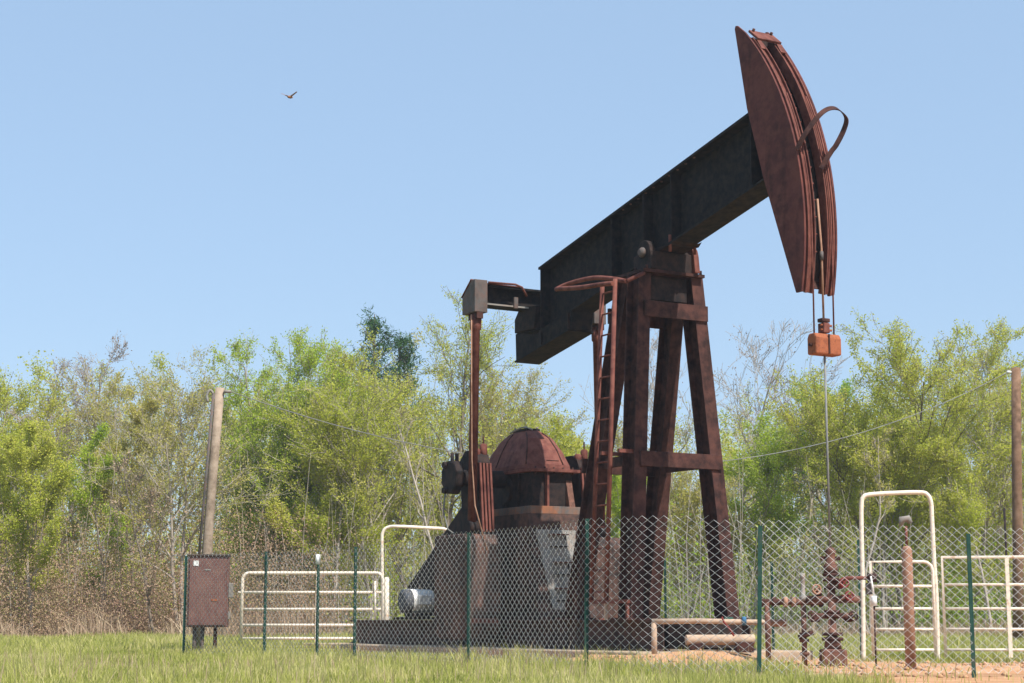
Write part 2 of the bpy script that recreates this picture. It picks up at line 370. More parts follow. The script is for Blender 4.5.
# cranks with weights
for s in (-1, 1):
    c_ = MB()
    prof = [(-4.20, 1.75), (-3.62, 1.75), (-3.74, 3.0), (-3.80, 3.12), (-3.95, 3.20), (-4.15, 3.20), (-4.32, 3.05)]
    y0, y1 = sorted((-.82 * s, -1.06 * s)); c_.prism(prof, y0, y1); c_o = c_.build('crank', M['rust_dark'], P, .012)
    for k in range(4):
        y = y0 + .03 + k * (y1 - y0 - .06) / 3
        MB().prism([(-3.628, 1.9), (-3.57, 1.9), (-3.68, 2.98), (-3.735, 2.98)], y - .018, y + .018).build('rib', M['rust_red'], c_o, .004)
    for dy, hh in ((.06, .12), (.18, .2)):
        y = y0 + dy; MB().tube([(-3.86, y, 3.06), (-3.86, y, 3.08 + hh), (-3.86, y, 3.10 + hh)], [.06, .06, .03], 10).build('bolt', M['rust_red'], c_o)
    MB().tube([(-3.86, y0 + .18, 3.2), (-3.86, y0 + .18, 3.42)], .014, 6).build('stud', M['rust_brown'], c_o)
    # outboard lump: clamped block with lugs
    yy0, yy1 = sorted((-1.25 * s, -1.40 * s))
    oct_ = [(-4.04 + .28 * math.cos(t + .3) * (1 + .12 * math.sin(3 * t)), 2.76 + .28 * math.sin(t + .3)) for t in np.linspace(0, 2 * math.pi, 9)[:-1]]
    lump = MB().prism(oct_, yy0, yy1).build('shaft_weight', M['rust_dark'], c_o, .03)
    MB().tube([L(-4.05, 1.06 * s, 2.76), L(-4.05, 1.26 * s, 2.76)], .13, 12).build('shaft_end', M['rust_dark'], c_o)
    for dz in (-.2, .2): MB().tube([L(-4.14, 1.39 * s, 2.76 + dz), L(-4.14, 1.45 * s, 2.76 + dz)], .05, 8).build('lug', M['rust_dark'], lump)
    for dy in (1.28, 1.36): MB().tube([L(-4.0, dy * s, 2.9), L(-4.0, dy * s, 3.14)], [.03, .03], 8).build('stud', M['rust_dark'], lump)
    # counterweight
    y0, y1 = sorted((-.84 * s, -1.44 * s))
    cw = [(-4.50, .42), (-4.36, .26), (-3.46, .26), (-3.34, .40), (-3.34, 1.86), (-4.50, 1.87)]
    cw = [(-4.45, .42), (-4.30, .26), (-3.46, .26), (-3.34, .42), (-3.34, 1.70), (-3.46, 1.86), (-4.45, 1.86)]
    cwo = MB().prism(cw, y0, y1).build('counterweight', M['rust_deep'], c_o, .03)
    MB().box(-3.338, -3.31, y0 + .08, y1 - .08, .5, .58).build('edge_strip', M['rust_red'], cwo)
    MB().tube([(-3.7, (y0 + y1) / 2, 1.86), (-3.7, (y0 + y1) / 2, 1.93)], .05, 8).build('bolt', M['rust_red'], cwo)
    cable = MB().tube([L(-4.15, 1.40 * s, 2.55), L(-4.18, 1.42 * s, 2.25), L(-4.1, 1.38 * s, 1.95), L(-4.0, 1.3 * s, 1.87)], .012, 6).build('hose', M['cable'], c_o)
# gear reducer
gr = MB()
gr.box(-4.86, -3.22, -.36, .36, 2.30, 2.84); gr_o = gr.build('gear_reducer', M['rust_dark'], P, .01)
MB().box(-4.95, -3.10, -.45, .45, 2.835, 2.885).build('rim', M['rust_red'], gr_o, .006)
MB().box(-4.96, -3.10, -.46, .46, 2.18, 2.30).build('base_flange', M['gray_rust'], gr_o, .006)
rings = []
for z, hx, hy in ((2.886, .84, .415), (2.96, .83, .405), (3.20, .70, .325), (3.40, .53, .24), (3.50, .36, .175), (3.545, .26, .12)):
    rings.append([(-4.02 + hx * x_, hy * y_, z) for x_, y_ in ((1, .45), (.82, 1), (.28, 1.06), (-.28, 1.06), (-.82, 1), (-1, .45), (-1, -.45), (-.82, -1), (-.28, -1.06), (.28, -1.06), (.82, -1), (1, -.45))])
dome = MB().loft(rings, False).build('dome_cover', M['rust_red'], gr_o, .015)
MB().box(-4.25, -3.80, -.13, .13, 3.54, 3.585).build('inspection_lid', M['rust_dark'], dome, .01)
for k, (a, b_) in enumerate(((-4.2, .1), (-3.85, .1), (-4.2, -.1), (-3.85, -.1))):
    MB().tube([L(a, b_, 3.585), L(a, b_, 3.62)], .018, 8).build('bolt', M['gray_paint_and_sunlit'], dome)
MB().tube(crs([L(-3.78, .02, 3.56), L(-3.86, .14, 3.60), L(-4.0, .16, 3.58), L(-4.2, .20, 3.53)], 4), .015, 6).build('vent_pipe', M['gray_paint_and_sunlit'], dome)
for x_, y_ in ((.82, -1), (-.28, -1.06), (1, .45)):
    MB().tube([(-4.02 + hx * x_, hy * y_, z + .004) for z, hx, hy in ((2.96, .83, .405), (3.20, .70, .325), (3.40, .53, .24), (3.50, .36, .175))], .012, 6).build('seam', M['rust_brown'], dome)
MB().box(-3.30, -3.215, -.10, .12, 3.02, 3.03).build('latch', M['rust_brown'], dome)
for k in range(5):
    MB().tube([(-3.16, -.34 + k * .17, 2.80), (-3.16, -.34 + k * .17, 2.92)], .014, 6).build('bolt', M['rust_brown'], gr_o)
for y in (-.12,):
    MB().box(-3.218, -3.14, y - .018, y + .018, 2.302, 2.838).build('rib', M['rust_red'], gr_o)
for a in (-4.6, -4.1, -3.6):
    MB().box(a - .02, a + .02, -.41, -.362, 2.302, 2.838).build('rib', M['rust_dark'], gr_o)
MB().prism([(-3.218, 2.302), (-3.11, 2.302), (-3.218, 2.72)], .25, .355).build('gusset', M['rust_mid'], gr_o)
MB().tube([L(-4.05, -1.04, 2.76), L(-4.05, 1.04, 2.76)], .14, 16).build('crank_shaft', M['rust_dark'], gr_o)
MB().tube([L(-4.05, -.42, 2.60), L(-4.05, .42, 2.60)], .23, 20).build('bearing_ring', M['rust_dark'], gr_o)
# pedestal
ped = MB()
ped.prism([(-5.1, ZS), (-2.75, ZS), (-3.10, 2.18), (-4.9, 2.18)], -.52, .52); ped_o = ped.build('pedestal', M['rust_deep'], P)
fs = (2.18 - ZS) / (-3.10 + 2.75)
def face_pt(z): return -2.75 + (z - ZS) / fs
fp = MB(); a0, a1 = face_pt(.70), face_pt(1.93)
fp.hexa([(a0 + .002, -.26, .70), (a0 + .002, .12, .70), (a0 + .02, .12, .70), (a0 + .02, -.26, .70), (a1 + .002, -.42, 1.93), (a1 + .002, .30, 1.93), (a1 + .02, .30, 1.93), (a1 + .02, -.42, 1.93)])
fp_o = fp.build('front_plate_sunlit', M['gray_paint_and_sunlit'], ped_o)  # grey plate cut to the shape of the sunlit patch on the pedestal
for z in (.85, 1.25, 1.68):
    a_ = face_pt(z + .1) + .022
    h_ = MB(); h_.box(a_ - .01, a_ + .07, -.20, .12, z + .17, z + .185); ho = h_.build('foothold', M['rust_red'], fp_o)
    MB().box(a_ - .01, a_ + .012, .085, .10, z, z + .17).build('foothold_shade', M['rust_dark'], ho)  # dark strips draw the shade inside the foothold recess
    MB().box(a_ + .03, a_ + .05, -.20, .10, z - .015, z).build('foothold_shade', M['rust_dark'], ho)
# belt guard
bg = MB(); bg.prism([(-7.25, .62), (-7.3, .95), (-7.12, 1.12), (-5.12, 2.42), (-4.75, 2.5), (-4.56, 2.2), (-4.6, .60)], -.56, -.47)
bg_o = bg.build('belt_guard', M['rust_dark'], P, .01)
MB().tube([L(-4.9, .2, 2.1), L(-4.9, .5, 2.1)], .12, 12).build('input_shaft', M['rust_dark'], bg_o)
# motor
mo = MB(); mo.tube([L(-6.15, .63, .86), L(-6.15, 1.02, .86)], .195, 24); mo_o = mo.build('electric_motor', M['white'], P, .01)
MB().tube([L(-6.15, 1.022, .86), L(-6.15, 1.12, .86), L(-6.15, 1.16, .86)], [.20, .20, .14], 24).build('fan_cowl', M['motor_dark'], mo_o)
MB().tube([L(-6.15, .57, .86), L(-6.15, .628, .86)], .17, 24).build('end_bell', M['motor_dark'], mo_o)
MB().box(-6.3, -6.0, -1.02, -.68, .60, .68).build('motor_foot', M['rust_dark'], mo_o)
MB().box(-6.55, -5.75, -1.1, -.62, .555, .60).build('slide_base', M['rust_dark'], mo_o)
MB().tube([L(-6.15, .82, 1.05), L(-6.15, .82, 1.12)], .02, 8).build('lifting_eye', M['rope'], mo_o)
MB().box(-5.96, -5.88, -.95, -.75, .80, .96).build('terminal_box', M['white'], mo_o, .01)
for k in range(7):
    t = R(-10 + k * 15)
    c, s_ = math.cos(t), math.sin(t)
    MB().bar(L(-6.35 + c * .205, .66, .86 + s_ * .205), L(-6.35 + c * .205, 1.0, .86 + s_ * .205), .008, .008, (1, 0, 0)).build('cooling_fin', M['white'], mo_o)
# brake lever
MB().tube([L(-5.1, -.3, ZS), L(-5.2, -.3, 1.6)], .02, 8).build('brake_lever', M['rust_red'], P)

# horsehead
HR = 3.40; HZ = 5.63
def arc(r, t0, t1, n=26): return [(r * math.cos(t), HZ + r * math.sin(t)) for t in np.linspace(t0, t1, n)]
hh = MB()
rc = [0.0332, 0.2982, -0.1074, 3.366]
def hr(t): return ((rc[0] * t + rc[1]) * t + rc[2]) * t + rc[3]
def arc(dr, t0, t1, n=26): return [((hr(t) + dr) * math.cos(t), HZ + (hr(t) + dr) * math.sin(t)) for t in np.linspace(t0, t1, n)]
near_out = [(2.25, 7.29), (2.04, 8.36), (2.02, 8.46), (2.04, 8.50), (2.08, 8.49)] + arc(0, R(50.5), R(-16.8), 34) + [(3.17, 4.64), (2.57, 6.25)]
for y0 in (-.27, .24): hh.prism(near_out, y0, y0 + .03)
hh_o = hh.build('horsehead', M['head_red'], P, .004)
for y0, y1 in ((-.236, -.11), (.11, .236)):
    o_ = arc(-.025, R(49.5), R(-16.9), 34); i_ = arc(-.075, R(49.5), R(-16.9), 34)
    tr = MB(); tr.prism(o_ + i_[::-1], y0, y1); t_o = tr.build('track', M['rust_red'], hh_o, .004)
    ym = (y0 + y1) / 2
    MB().prism(arc(.012, R(48.5), R(-17), 34) + arc(-.024, R(48.5), R(-17), 34)[::-1], ym - .012 + (.03 if y0 > 0 else -.03), ym + .012 + (.03 if y0 > 0 else -.03)).build('guide_rib', M['rust_red'], t_o)
    # edge flange beside the slot
    e0, e1 = (-.112, -.098) if y0 < 0 else (.098, .112)
    MB().prism(arc(.015, R(49), R(-17), 34) + arc(-.12, R(49), R(-17), 34)[::-1], e0, e1).build('slot_flange', M['rust_red'], t_o)
MB().prism(arc(-.16, R(50), R(-16), 26) + arc(-.18, R(50), R(-16), 26)[::-1], -.236, .236).build('slot_shade_web', M['rust_dark'], hh_o)  # dark backing paints in the shade of the slot between the tracks
MB().prism([(2.30, 7.26), (2.09, 8.34), (2.12, 8.34), (2.33, 7.26)], -.236, .236).build('chord_plate', M['rust_dark'], hh_o)
MB().prism([(2.63, 6.22), (2.67, 6.22), (3.19, 4.72), (3.15, 4.72)], -.236, .236).build('chord_plate', M['rust_brown'], hh_o)
for t in np.linspace(R(42), R(-8), 14):
    c, s_ = math.cos(t), math.sin(t)
    MB().tube([((hr(t) - .03) * c, -.1, HZ + (hr(t) - .03) * s_), ((hr(t) - .03) * c, -.045, HZ + (hr(t) - .03) * s_)], .012, 6).build('stub', M['rust_red'], hh_o)
cx, cz = 2.33, 8.30
tv = Vector((-math.sin(R(49)), 0, math.cos(R(49))))
p0 = Vector((cx, 0, cz)) - tv * .13; p1 = Vector((cx, 0, cz)) + tv * .13
cp = MB().bar(p0, p1, .40, .035).build('cap_plate', M['rust_red'], hh_o, .006)
for y in (-.15, .15):
    MB().tube([p1 + Vector((.02, y, -.03)), p1 + Vector((.06, y, .02))], .02, 8).build('bolt', M['rust_brown'], cp)
MB().bar(p0 + Vector((.07, .17, -.16)), p0 + Vector((-.02, .17, -.02)), .09, .03).build('keeper', M['rust_red'], hh_o)
MB().bar(p0 + Vector((.07, -.17, -.16)), p0 + Vector((-.02, -.17, -.02)), .07, .03).build('keeper', M['rust_red'], hh_o)
# strap loop hanging off the head
def strap(pts, w, t, name, mat, parent, wd=(0, 1, 0)):
    m_ = MB(); vs = []
    for i, p in enumerate(pts):
        p = Vector(p); d = (Vector(pts[min(i + 1, len(pts) - 1)]) - Vector(pts[max(i - 1, 0)])).normalized()
        y = Vector(wd); y = (y - d * y.dot(d)).normalized(); nrm = d.cross(y)
        vs.append([p - y * w / 2 - nrm * t / 2, p + y * w / 2 - nrm * t / 2, p + y * w / 2 + nrm * t / 2, p - y * w / 2 + nrm * t / 2])
    m_.loft(vs, False); return m_.build(name, mat, parent)
strap(crs([L(3.3, .30, 6.47), L(3.4, .25, 6.65), L(3.5, .11, 6.88), L(3.55, -.02, 6.99), L(3.6, -.14, 6.99), L(3.6, -.27, 6.89), L(3.55, -.27, 6.75), L(3.5, -.18, 6.55), L(3.45, -.13, 6.46), L(3.38, -.02, 6.25)]), .07, .012, 'strap', M['rust_brown'], hh_o, (.6, .2, -.6))
# bridle, carrier bar, polished rod
A_R = 3.37
for s in (-1, 1):
    ps = [L((hr(t) + .012) * math.cos(t), .16 * s, HZ + (hr(t) + .012) * math.sin(t)) for t in np.linspace(R(30), 0, 10)]
    MB().tube(ps + [L(HR - .02, .16 * s, 5.0), L(A_R, .16 * s, 4.06)], .011, 6).build('bridle_cable', M['rust_red'], P)
cbm = MB(); cbm.prism([(A_R - .09, 3.83), (A_R + .09, 3.83), (A_R + .09, 4.04), (A_R + .06, 4.10), (A_R - .06, 4.10), (A_R - .09, 4.04)], -.205, .205); cb_o = cbm.build('carrier_bar', M['rust_orange'], P, .02)
for s in (-1, 1):
    MB().tube([L(A_R, .205 * s, 3.95), L(A_R, .24 * s, 3.95)], .02, 8).build('pin', M['rust_brown'], cb_o)
MB().box(A_R + .09, A_R + .10, -.012, .012, 3.84, 4.09).build('latch', M['rust_brown'], cb_o)
cl = MB().box(A_R - .06, A_R + .06, -.05, .05, 4.11, 4.24).build('rod_clamp', M['rust_red'], cb_o, .01)
MB().box(A_R - .05, A_R + .05, -.065, .065, 4.25, 4.30).build('clamp_ring', M['rust_brown'], cb_o, .01)
for dz in (.04, .10):
    MB().tube([L(A_R + .03, -.10, 4.11 + dz), L(A_R + .03, .08, 4.11 + dz)], .014, 8).build('bolt', M['rust_orange'], cl)
MB().tube([L(A_R, 0, 1.42), L(A_R, 0, 3.83)], .014, 8).build('polished_rod', M['cable'], P)
MB().tube([L(A_R, 0, 4.30), L(A_R + .01, .012, 5.2), L(A_R - .03, .02, 5.85)], .014, 8).build('rod_end', M['rust_tan'], P)
MB().tube([L(A_R + .01, .012, 5.05), L(A_R + .01, .012, 5.16)], .024, 8).build('rod_coupling', M['gray_steel'], P)

# ladder on the near side
lad = thing('x', None, None); lad.name = 'ladder'; lad.parent = P
lb = .95
for a0, a1 in ((-.62, -.27), (-.24, .06)):
    MB().tube([L(a0, lb, .80), L(a1, lb, 5.28)], .033, 8).build('rail', M['rust_red'], lad)
for k in range(15):
    t = (k + .45) / 15; z = .8 + t * 4.48
    MB().tube([L(-.62 + .35 * t, lb, z), L(-.24 + .30 * t, lb, z)], .013, 6).build('rung', M['rust_red'], lad)
MB().bar(L(-.72, lb, .80), L(.32, lb, .80), .05, .05).build('foot_bar', M['rust_red'], lad)
for a in (.28, -.25): MB().bar(L(a, lb, ZS), L(a, lb, .775), .04, .04, (1, 0, 0)).build('foot', M['tan_pipe'] if a < 0 else M['rust_red'], lad)
for z, in ((2.86,),):
    MB().bar(L(-.35, lb + .0, z), L(-.35, .60, z), .05, .05, (1, 0, 0)).bar(L(.1, lb, z), L(.1, .64, z), .05, .05, (1, 0, 0)).build('bracket', M['rust_red'], lad)
MB().tube(crs([L(.12, .8, 5.25), L(-.3, .8, 5.36), L(-.72, .8, 5.44), L(-1.1, .82, 5.46), L(-1.38, .88, 5.44), L(-1.46, .98, 5.38), L(-1.28, 1.04, 5.35), L(-.71, 1.06, 5.27), L(-.13, 1.06, 5.22), L(.1, 1.02, 5.20)], 5), .034, 8).build('hand_hoop', M['rust_red'], lad)
MB().tube([L(.12, .8, 5.25), L(.12, .5, 5.40)], .03, 8).build('hoop_stay', M['rust_red'], lad)
for o in list(lad.keys()): 
    if o in ('label', 'category'): del lad[o]

# pad
pad = MB(); pad.prism([(-9.6, -.1), (1.25, -.1), (1.25, .138), (-9.6, .138)], -1.45, 1.45)
pad_o = pad.build('concrete_pad', M['concrete'], None, .02); pad_o.location = PO; pad_o.rotation_euler = (0, 0, -PHI); tag(pad_o, kind='structure')

# ------------------------------------------------------------------ wellhead and flow pipes
WH = W(A_R, 0); 
wh = thing('wellhead', 'dark rusty wellhead stack with red valves below the pump rod', 'wellhead', WH)
MB().box(-.15, .15, -.15, .15, -.05, .20).build('casing_head', M['rust_mid'], wh, .03)
MB().tube([(0, 0, .2), (0, 0, .34), (0, 0, .36), (0, 0, 1.30)], [.11, .09, .05, .05], 14).build('riser', M['rust_mid'], wh)
for z, r in ((.30, .13), (.36, .13), (.58, .10), (.63, .10), (.92, .09), (1.02, .10), (1.08, .10)):
    MB().tube([(0, 0, z), (0, 0, z + .04)], r, 16).build('flange', M['rust_brown'], wh)
st = MB().tube([(0, 0, 1.12), (0, 0, 1.22), (0, 0, 1.24), (0, 0, 1.36), (0, 0, 1.38), (0, 0, 1.44)], [.085, .085, .06, .06, .075, .03], 14).build('stuffing_box', M['rust_mid'], wh)
MB().bar((-.12, 0, 1.30), (.12, 0, 1.30), .03, .05).build('stuffing_bolt', M['rust_brown'], st)
def wheel(mb, c, axis, r):
    c = Vector(c); axis = Vector(axis).normalized(); u = axis.orthogonal().normalized(); v = axis.cross(u)
    mb.tube([c + (u * math.cos(t) + v * math.sin(t)) * r for t in np.linspace(0, 2 * math.pi, 19)], .012, 6)
    for t in (0, math.pi / 2): mb.tube([c - (u * math.cos(t) + v * math.sin(t)) * r, c + (u * math.cos(t) + v * math.sin(t)) * r], .008, 5)
    return mb
va = MB(); va.tube([(-.30, 0, .80), (.34, -.02, .80)], .045, 12); vo = va.build('valve_cross', M['rust_mid'], wh)
for x, z, mat in ((.14, 1.0, 'red'), (.20, .84, 'red'), (-.20, .92, 'rust_tan'), (-.26, .60, 'rust_brown'), (.24, .60, 'rust_brown')):
    w_ = wheel(MB(), (x, -.12, z), (.3, -1, .15), .055).build('handwheel', M[mat], wh)
    MB().tube([(x, -.12, z), (x * .8, 0, z - .02)], .018, 8).build('stem', M['rust_brown'], w_)
    MB().tube([(x * .6, 0, z - .03), (x, 0, z - .03)], .045, 10).build('valve_body', M[mat] if mat == 'red' else M['rust_brown'], wh)
MB().tube([(-.25, 0, .60), (.26, 0, .60)], .035, 10).build('lower_arm', M['rust_mid'], wh)
# manifold to the left
MB().tube([(-.86, .1, .77), (-.1, .02, .77)], .038, 10).build('manifold_pipe', M['rust_mid'], wh)
for x in (-.86, -.70, -.56, -.46, -.22, -.12):
    MB().tube([(x - .025, .06, .77), (x + .025, .06, .77)], .062, 8).build('union', M['rust_brown'] if x not in (-.56, -.46) else M['rust_tan'], wh)
MB().tube([(-.78, .08, .02), (-.78, .08, .77)], .035, 8).build('riser_leg', M['rust_mid'], wh)
MB().tube([(-.34, .05, .0), (-.34, .05, .77)], .032, 8).build('riser_leg', M['rust_mid'], wh)
for z in (.12, .28, .36): MB().tube([(-.34, .05, z), (-.34, .05, z + .04)], .06, 8).build('union', M['rust_mid'], wh)
MB().tube([(-.42, -.02, .34), (-.24, -.02, .40)], .03, 8).build('leg_valve', M['rust_brown'], wh)
MB().tube([(-.34, .05, .78), (-.34, .05, .84), (-.34, .05, .85), (-.34, .05, 1.06), (-.34, .05, 1.07), (-.34, .05, 1.12)], [.05, .05, .028, .028, .035, .028], 10).build('gauge_valve', M['gray_paint_and_sunlit'], wh)
MB().tube([(0, 0, .97), (.18, -.02, 1.06), (.50, -.06, 1.06)], .024, 8).build('bleed_line', M['rust_red'], wh)
MB().tube([(.44, -.06, 1.06), (.54, -.06, 1.06)], .055, 10).build('union', M['rust_brown'], wh)
MB().box(.42, .50, -.10, -.02, .86, 1.0).build('meter', M['gray_steel'], wh, .01)

fl = thing('flow_line', 'thin pale flow pipe with green and blue clamps on a short stand', 'pipe', at(654, 655, 22.2))
o = fl.location.copy()
def rel(px, py, Y): return at(px, py, Y) - o
MB().tube([rel(652, 621.5, 22.2), rel(700, 621, 22.1), rel(785, 623, 22.0)], .034, 10).build('pipe', M['tan_pipe'], fl)
MB().tube([rel(654, 622, 22.2), rel(654.5, 658, 22.2)], .036, 8).build('stand', M['tan_pipe'], fl)
MB().tube([rel(724, 621, 22.1), rel(733, 621, 22.1)], .05, 10).build('clamp', M['post_green'], fl)
MB().tube([rel(742, 621, 22.05), rel(746, 621, 22.05)], .055, 10).build('clamp', M['blue'], fl)
MB().tube([rel(770, 623, 21.95), rel(786, 623, 21.95)], .045, 10).build('pipe_end', M['rust_tan'], fl)
MB().tube(crs([rel(722, 617, 22.02), rel(724, 622, 22.0), rel(729, 628, 21.98), rel(734, 636, 21.98)], 4), .012, 6).build('red_cord', M['red'], fl)
lp = thing('loose_pipe', 'short thick tan pipe lying across rusty blocks beside the pad', 'pipe', at(720, 650, 22.4))
o = lp.location.copy()
MB().tube([rel(686, 640, 22.35), rel(754, 639.5, 22.5)], .065, 14).build('pipe', M['tan_pipe'], lp, .004)
MB().box(.20, .42, -.08, .10, -.03, .10).build('block', M['rust_brown'], lp, .01)
MB().box(-.40, -.22, -.08, .10, -.03, .09).build('block', M['rust_brown'], lp, .01)

# stub post and its capped vent pipe
bp = at(911, 670, 19.3); bp.z = 0
bo = thing('pipe_bollard', 'thick rusty brown pipe post standing in orange soil before the arched gate', 'bollard', bp)
MB().tube([(0, 0, -.1), (0, 0, 1.29), (0, 0, 1.33), (0, 0, 1.35)], [.058, .058, .05, .03], 16).build('pipe', M['rust_tan'], bo)
vt = MB().tube([(0, 0, 1.35), (0, 0, 1.57)], .016, 8).build('stem', M['rust_red'], bo)
MB().tube([(-.06, 0, 1.57), (-.045, 0, 1.64), (.03, 0, 1.65), (.05, 0, 1.60)], [.02, .04, .04, .03], 10).build('cap', M['gray_paint_and_sunlit'], bo)

tagp = at(876, 661, 21.6); tagp.z = 0
sm = thing('marker_stake', 'thin rusty stake with white tube on top beside arched gate', 'marker', tagp)
MB().tube([(0, 0, -.05), (0, 0, .74)], .012, 6).build('stake', M['rust_brown'], sm)
MB().tube([(0, 0, .72), (0, 0, .84)], .035, 10).build('tube', M['sticker'], sm)
MB().tube([(0, 0, .84), (-.03, 0, 1.08)], .012, 6).build('loop', M['sticker'], sm)

# ------------------------------------------------------------------ gates
def stock_gate(x0, x1, Y0, Y1, ztop, label, uprights, rails, round_left=True, round_right=True, base=.1):
    """tube gate between two ground points"""
    A = Vector((x0, Y0, 0)); B = Vector((x1, Y1, 0)); d = (B - A); ln = d.length; d.normalize()
    t = thing('stock_gate', label, 'gate', A, math.atan2(d.y, d.x))
    r = .023 if Y0 < 28 else .031; k = .12
    pts = []
    pts += [(0, 0, base)]
    pts += [(0, 0, ztop - k), (.02, 0, ztop - .05), (k * .6, 0, ztop - .01), (k, 0, ztop)] if round_left else [(0, 0, ztop)]
    pts += [(ln - k, 0, ztop), (ln - k * .6, 0, ztop - .01), (ln - .02, 0, ztop - .05), (ln, 0, ztop - k)] if round_right else [(ln, 0, ztop)]
    pts += [(ln, 0, base)]
    MB().tube(pts, r, 10).build('frame', M['cream'], t)
    for z in rails: MB().tube([(0.02, 0, z), (ln - .02, 0, z)], r * .82, 8).build('rail', M['cream'], t)
    for u in uprights: MB().bar((u * ln, -.03, base), (u * ln, -.03, ztop - .01), .05, .02, (1, 0, 0)).build('upright', M['cream'], t)
    return t
def gx(px, Y): return (px - 512) / F * Y
def gz(py, Y): return CH + (HOR - py) / F * Y / 1.0
YL = 32.8
gl = stock_gate(gx(245, YL), gx(384, YL), YL, YL, gz(574, YL), 'cream tubular gate on the left between the brown box and the motor', (.535,), [gz(y, YL) for y in (593, 609.5, 625, 638)], base=.0)
MB().tube([(-.08, 0, gz(593, YL)), (.0, 0, gz(593, YL))], .02, 8).build('hinge_pin', M['cream'], gl)
MB().tube([(-.10, 0, .03), (.0, 0, .03)], .02, 8).build('hinge_pin', M['cream'], gl)
MB().tube([(gx(384, YL) - gx(245, YL) - .14, -.04, gz(582, YL)), (gx(384, YL) - gx(245, YL) - .13, -.04, gz(622, YL))], .02, 8).build('latch_bar', M['cream'], gl)
def arch(pts, label, r=.03):
    t = thing('gate_arch', label, 'gate frame', (pts[0].x, pts[0].y, 0))
    o = t.location.copy()
    MB().tube([p - o for p in crs(pts, 6)], r, 12).build('hoop', M['cream'], t); return t, o
YA = 33.4
def G(px, py, Y): p = at(px, py, Y); return p
p0 = G(383, 655, YA); p0.z = 0
ar, o = arch([p0, G(382.5, 600, YA), G(382, 545, YA), G(383, 532, YA), G(389, 527, YA), G(402, 526.5, YA), G(430, 528, YA + .5), G(444, 529, YA + .7), G(449, 534, YA + .8), G(450, 560, YA + .8), at(451, 652, YA + .8)], 'cream pipe arch over the gateway left of the pump jack base')
MB().tube([(.06, -.03, -.02), (.06, -.03, 1.35)], .04, 10).build('hinge_post', M['cream'], ar)
YR = 23.6
p0 = G(863.5, 661, YR); p0.z = 0
p9 = G(938, 661, YR); p9.z = 0
ar2, o = arch([p0, G(863, 600, YR), G(861.5, 530, YR), G(861.5, 505, YR), G(863.5, 497, YR), G(871, 494.5, YR), G(895, 493, YR), G(920, 492.5, YR), G(927.5, 495, YR), G(931, 503, YR), G(932, 520, YR), G(934, 560, YR), G(936.5, 600, YR), p9], 'tall cream pipe arch around the narrow walk gate at right')
g2 = stock_gate(gx(867, YR), gx(928, YR), YR - .06, YR - .06, gz(563, YR), 'small pale walk gate hanging inside the tall cream arch', (), [gz(y, YR) for y in (587, 609, 629, 649)], base=.08, round_left=False)
g3 = stock_gate(gx(939, YR), gx(1075, YR), YR, YR - .2, gz(558.5, YR), 'long cream tubular gate at the right edge beyond the arch', (.455,), [gz(y, YR) for y in (585.5, 609, 629, 649)], base=.06, round_left=False)

# ------------------------------------------------------------------ poles, wire, box
def pole(name, px0, py0, px1, py1, Y, r0, r1, mat, label):
    a = at(px0, py0, Y); b_ = at(px1, py1, Y); d = (b_ - a) / (b_.z - a.z); base = a - d * a.z; base.z = -.1
    t = thing(name, label, 'pole', base)
    MB().tube([(0, 0, 0), (b_ - base) * .33 + Vector((.015, 0, 0)), (b_ - base) * .66, b_ - base], [r0, r0 * .93 + r1 * .07, (r0 + r1) / 2, r1], 12).build('shaft', M[mat], t)
    return t, base, b_
YP = 28.6
pl, base, ptop = pole('utility_pole', 205.5, 556, 220, 388, YP, .082, .076, 'wood', 'leaning grey wooden service pole behind the brown box')
v = ptop - base
MB().tube([v * .98 + Vector((-.09, -.06, 0)), v * .6 + Vector((-.095, -.06, 0)), v * .25 + Vector((-.10, -.06, 0))], .022, 8).build('conduit', M['gray_steel'], pl)
MB().tube(crs([v * .975 + Vector((-.09, -.06, 0)), v * .985 + Vector((-.14, -.08, .02)), v * .97 + Vector((-.19, -.09, 0)), v * .945 + Vector((-.16, -.1, 0))], 4), .022, 6).build('weather_head', M['gray_paint_and_sunlit'], pl)
ins = MB().tube([v * .985 + Vector((.08, -.05, 0)), v * .985 + Vector((.2, -.05, 0))], [.03, .025], 8).build('insulator', M['gray_paint_and_sunlit'], pl)
YQ = 37.0
pr, base2, ptop2 = pole('utility_pole', 1017.5, 600, 1016, 368, YQ, .115, .10, 'wood_brown', 'upright brown wooden pole at the far right beyond the gates')
v2 = ptop2 - base2
MB().tube([(-.16, -.02, .1), (-.16, -.02, v2.z * .5)], .025, 8).build('conduit', M['rust_dark'], pr)
MB().tube([v2 * .985 + Vector((-.1, 0, 0)), v2 * .985 + Vector((-.2, 0, 0))], .03, 8).build('insulator', M['sticker'], pr)
w0 = ptop + Vector((.2, -.05, -.07)); w1 = ptop2 + Vector((-.2, 0, -.1))
wp = []
for t in np.linspace(0, 1, 40):
    p = w0.lerp(w1, t); p.z -= 4 * 1.6 * t * (1 - t); wp.append(p)
tw = MB().tube(wp, .008, 5).build('power_line', M['cable'], None); tag(tw, 'thin overhead wire sagging between the leaning pole and the right pole', 'wire')

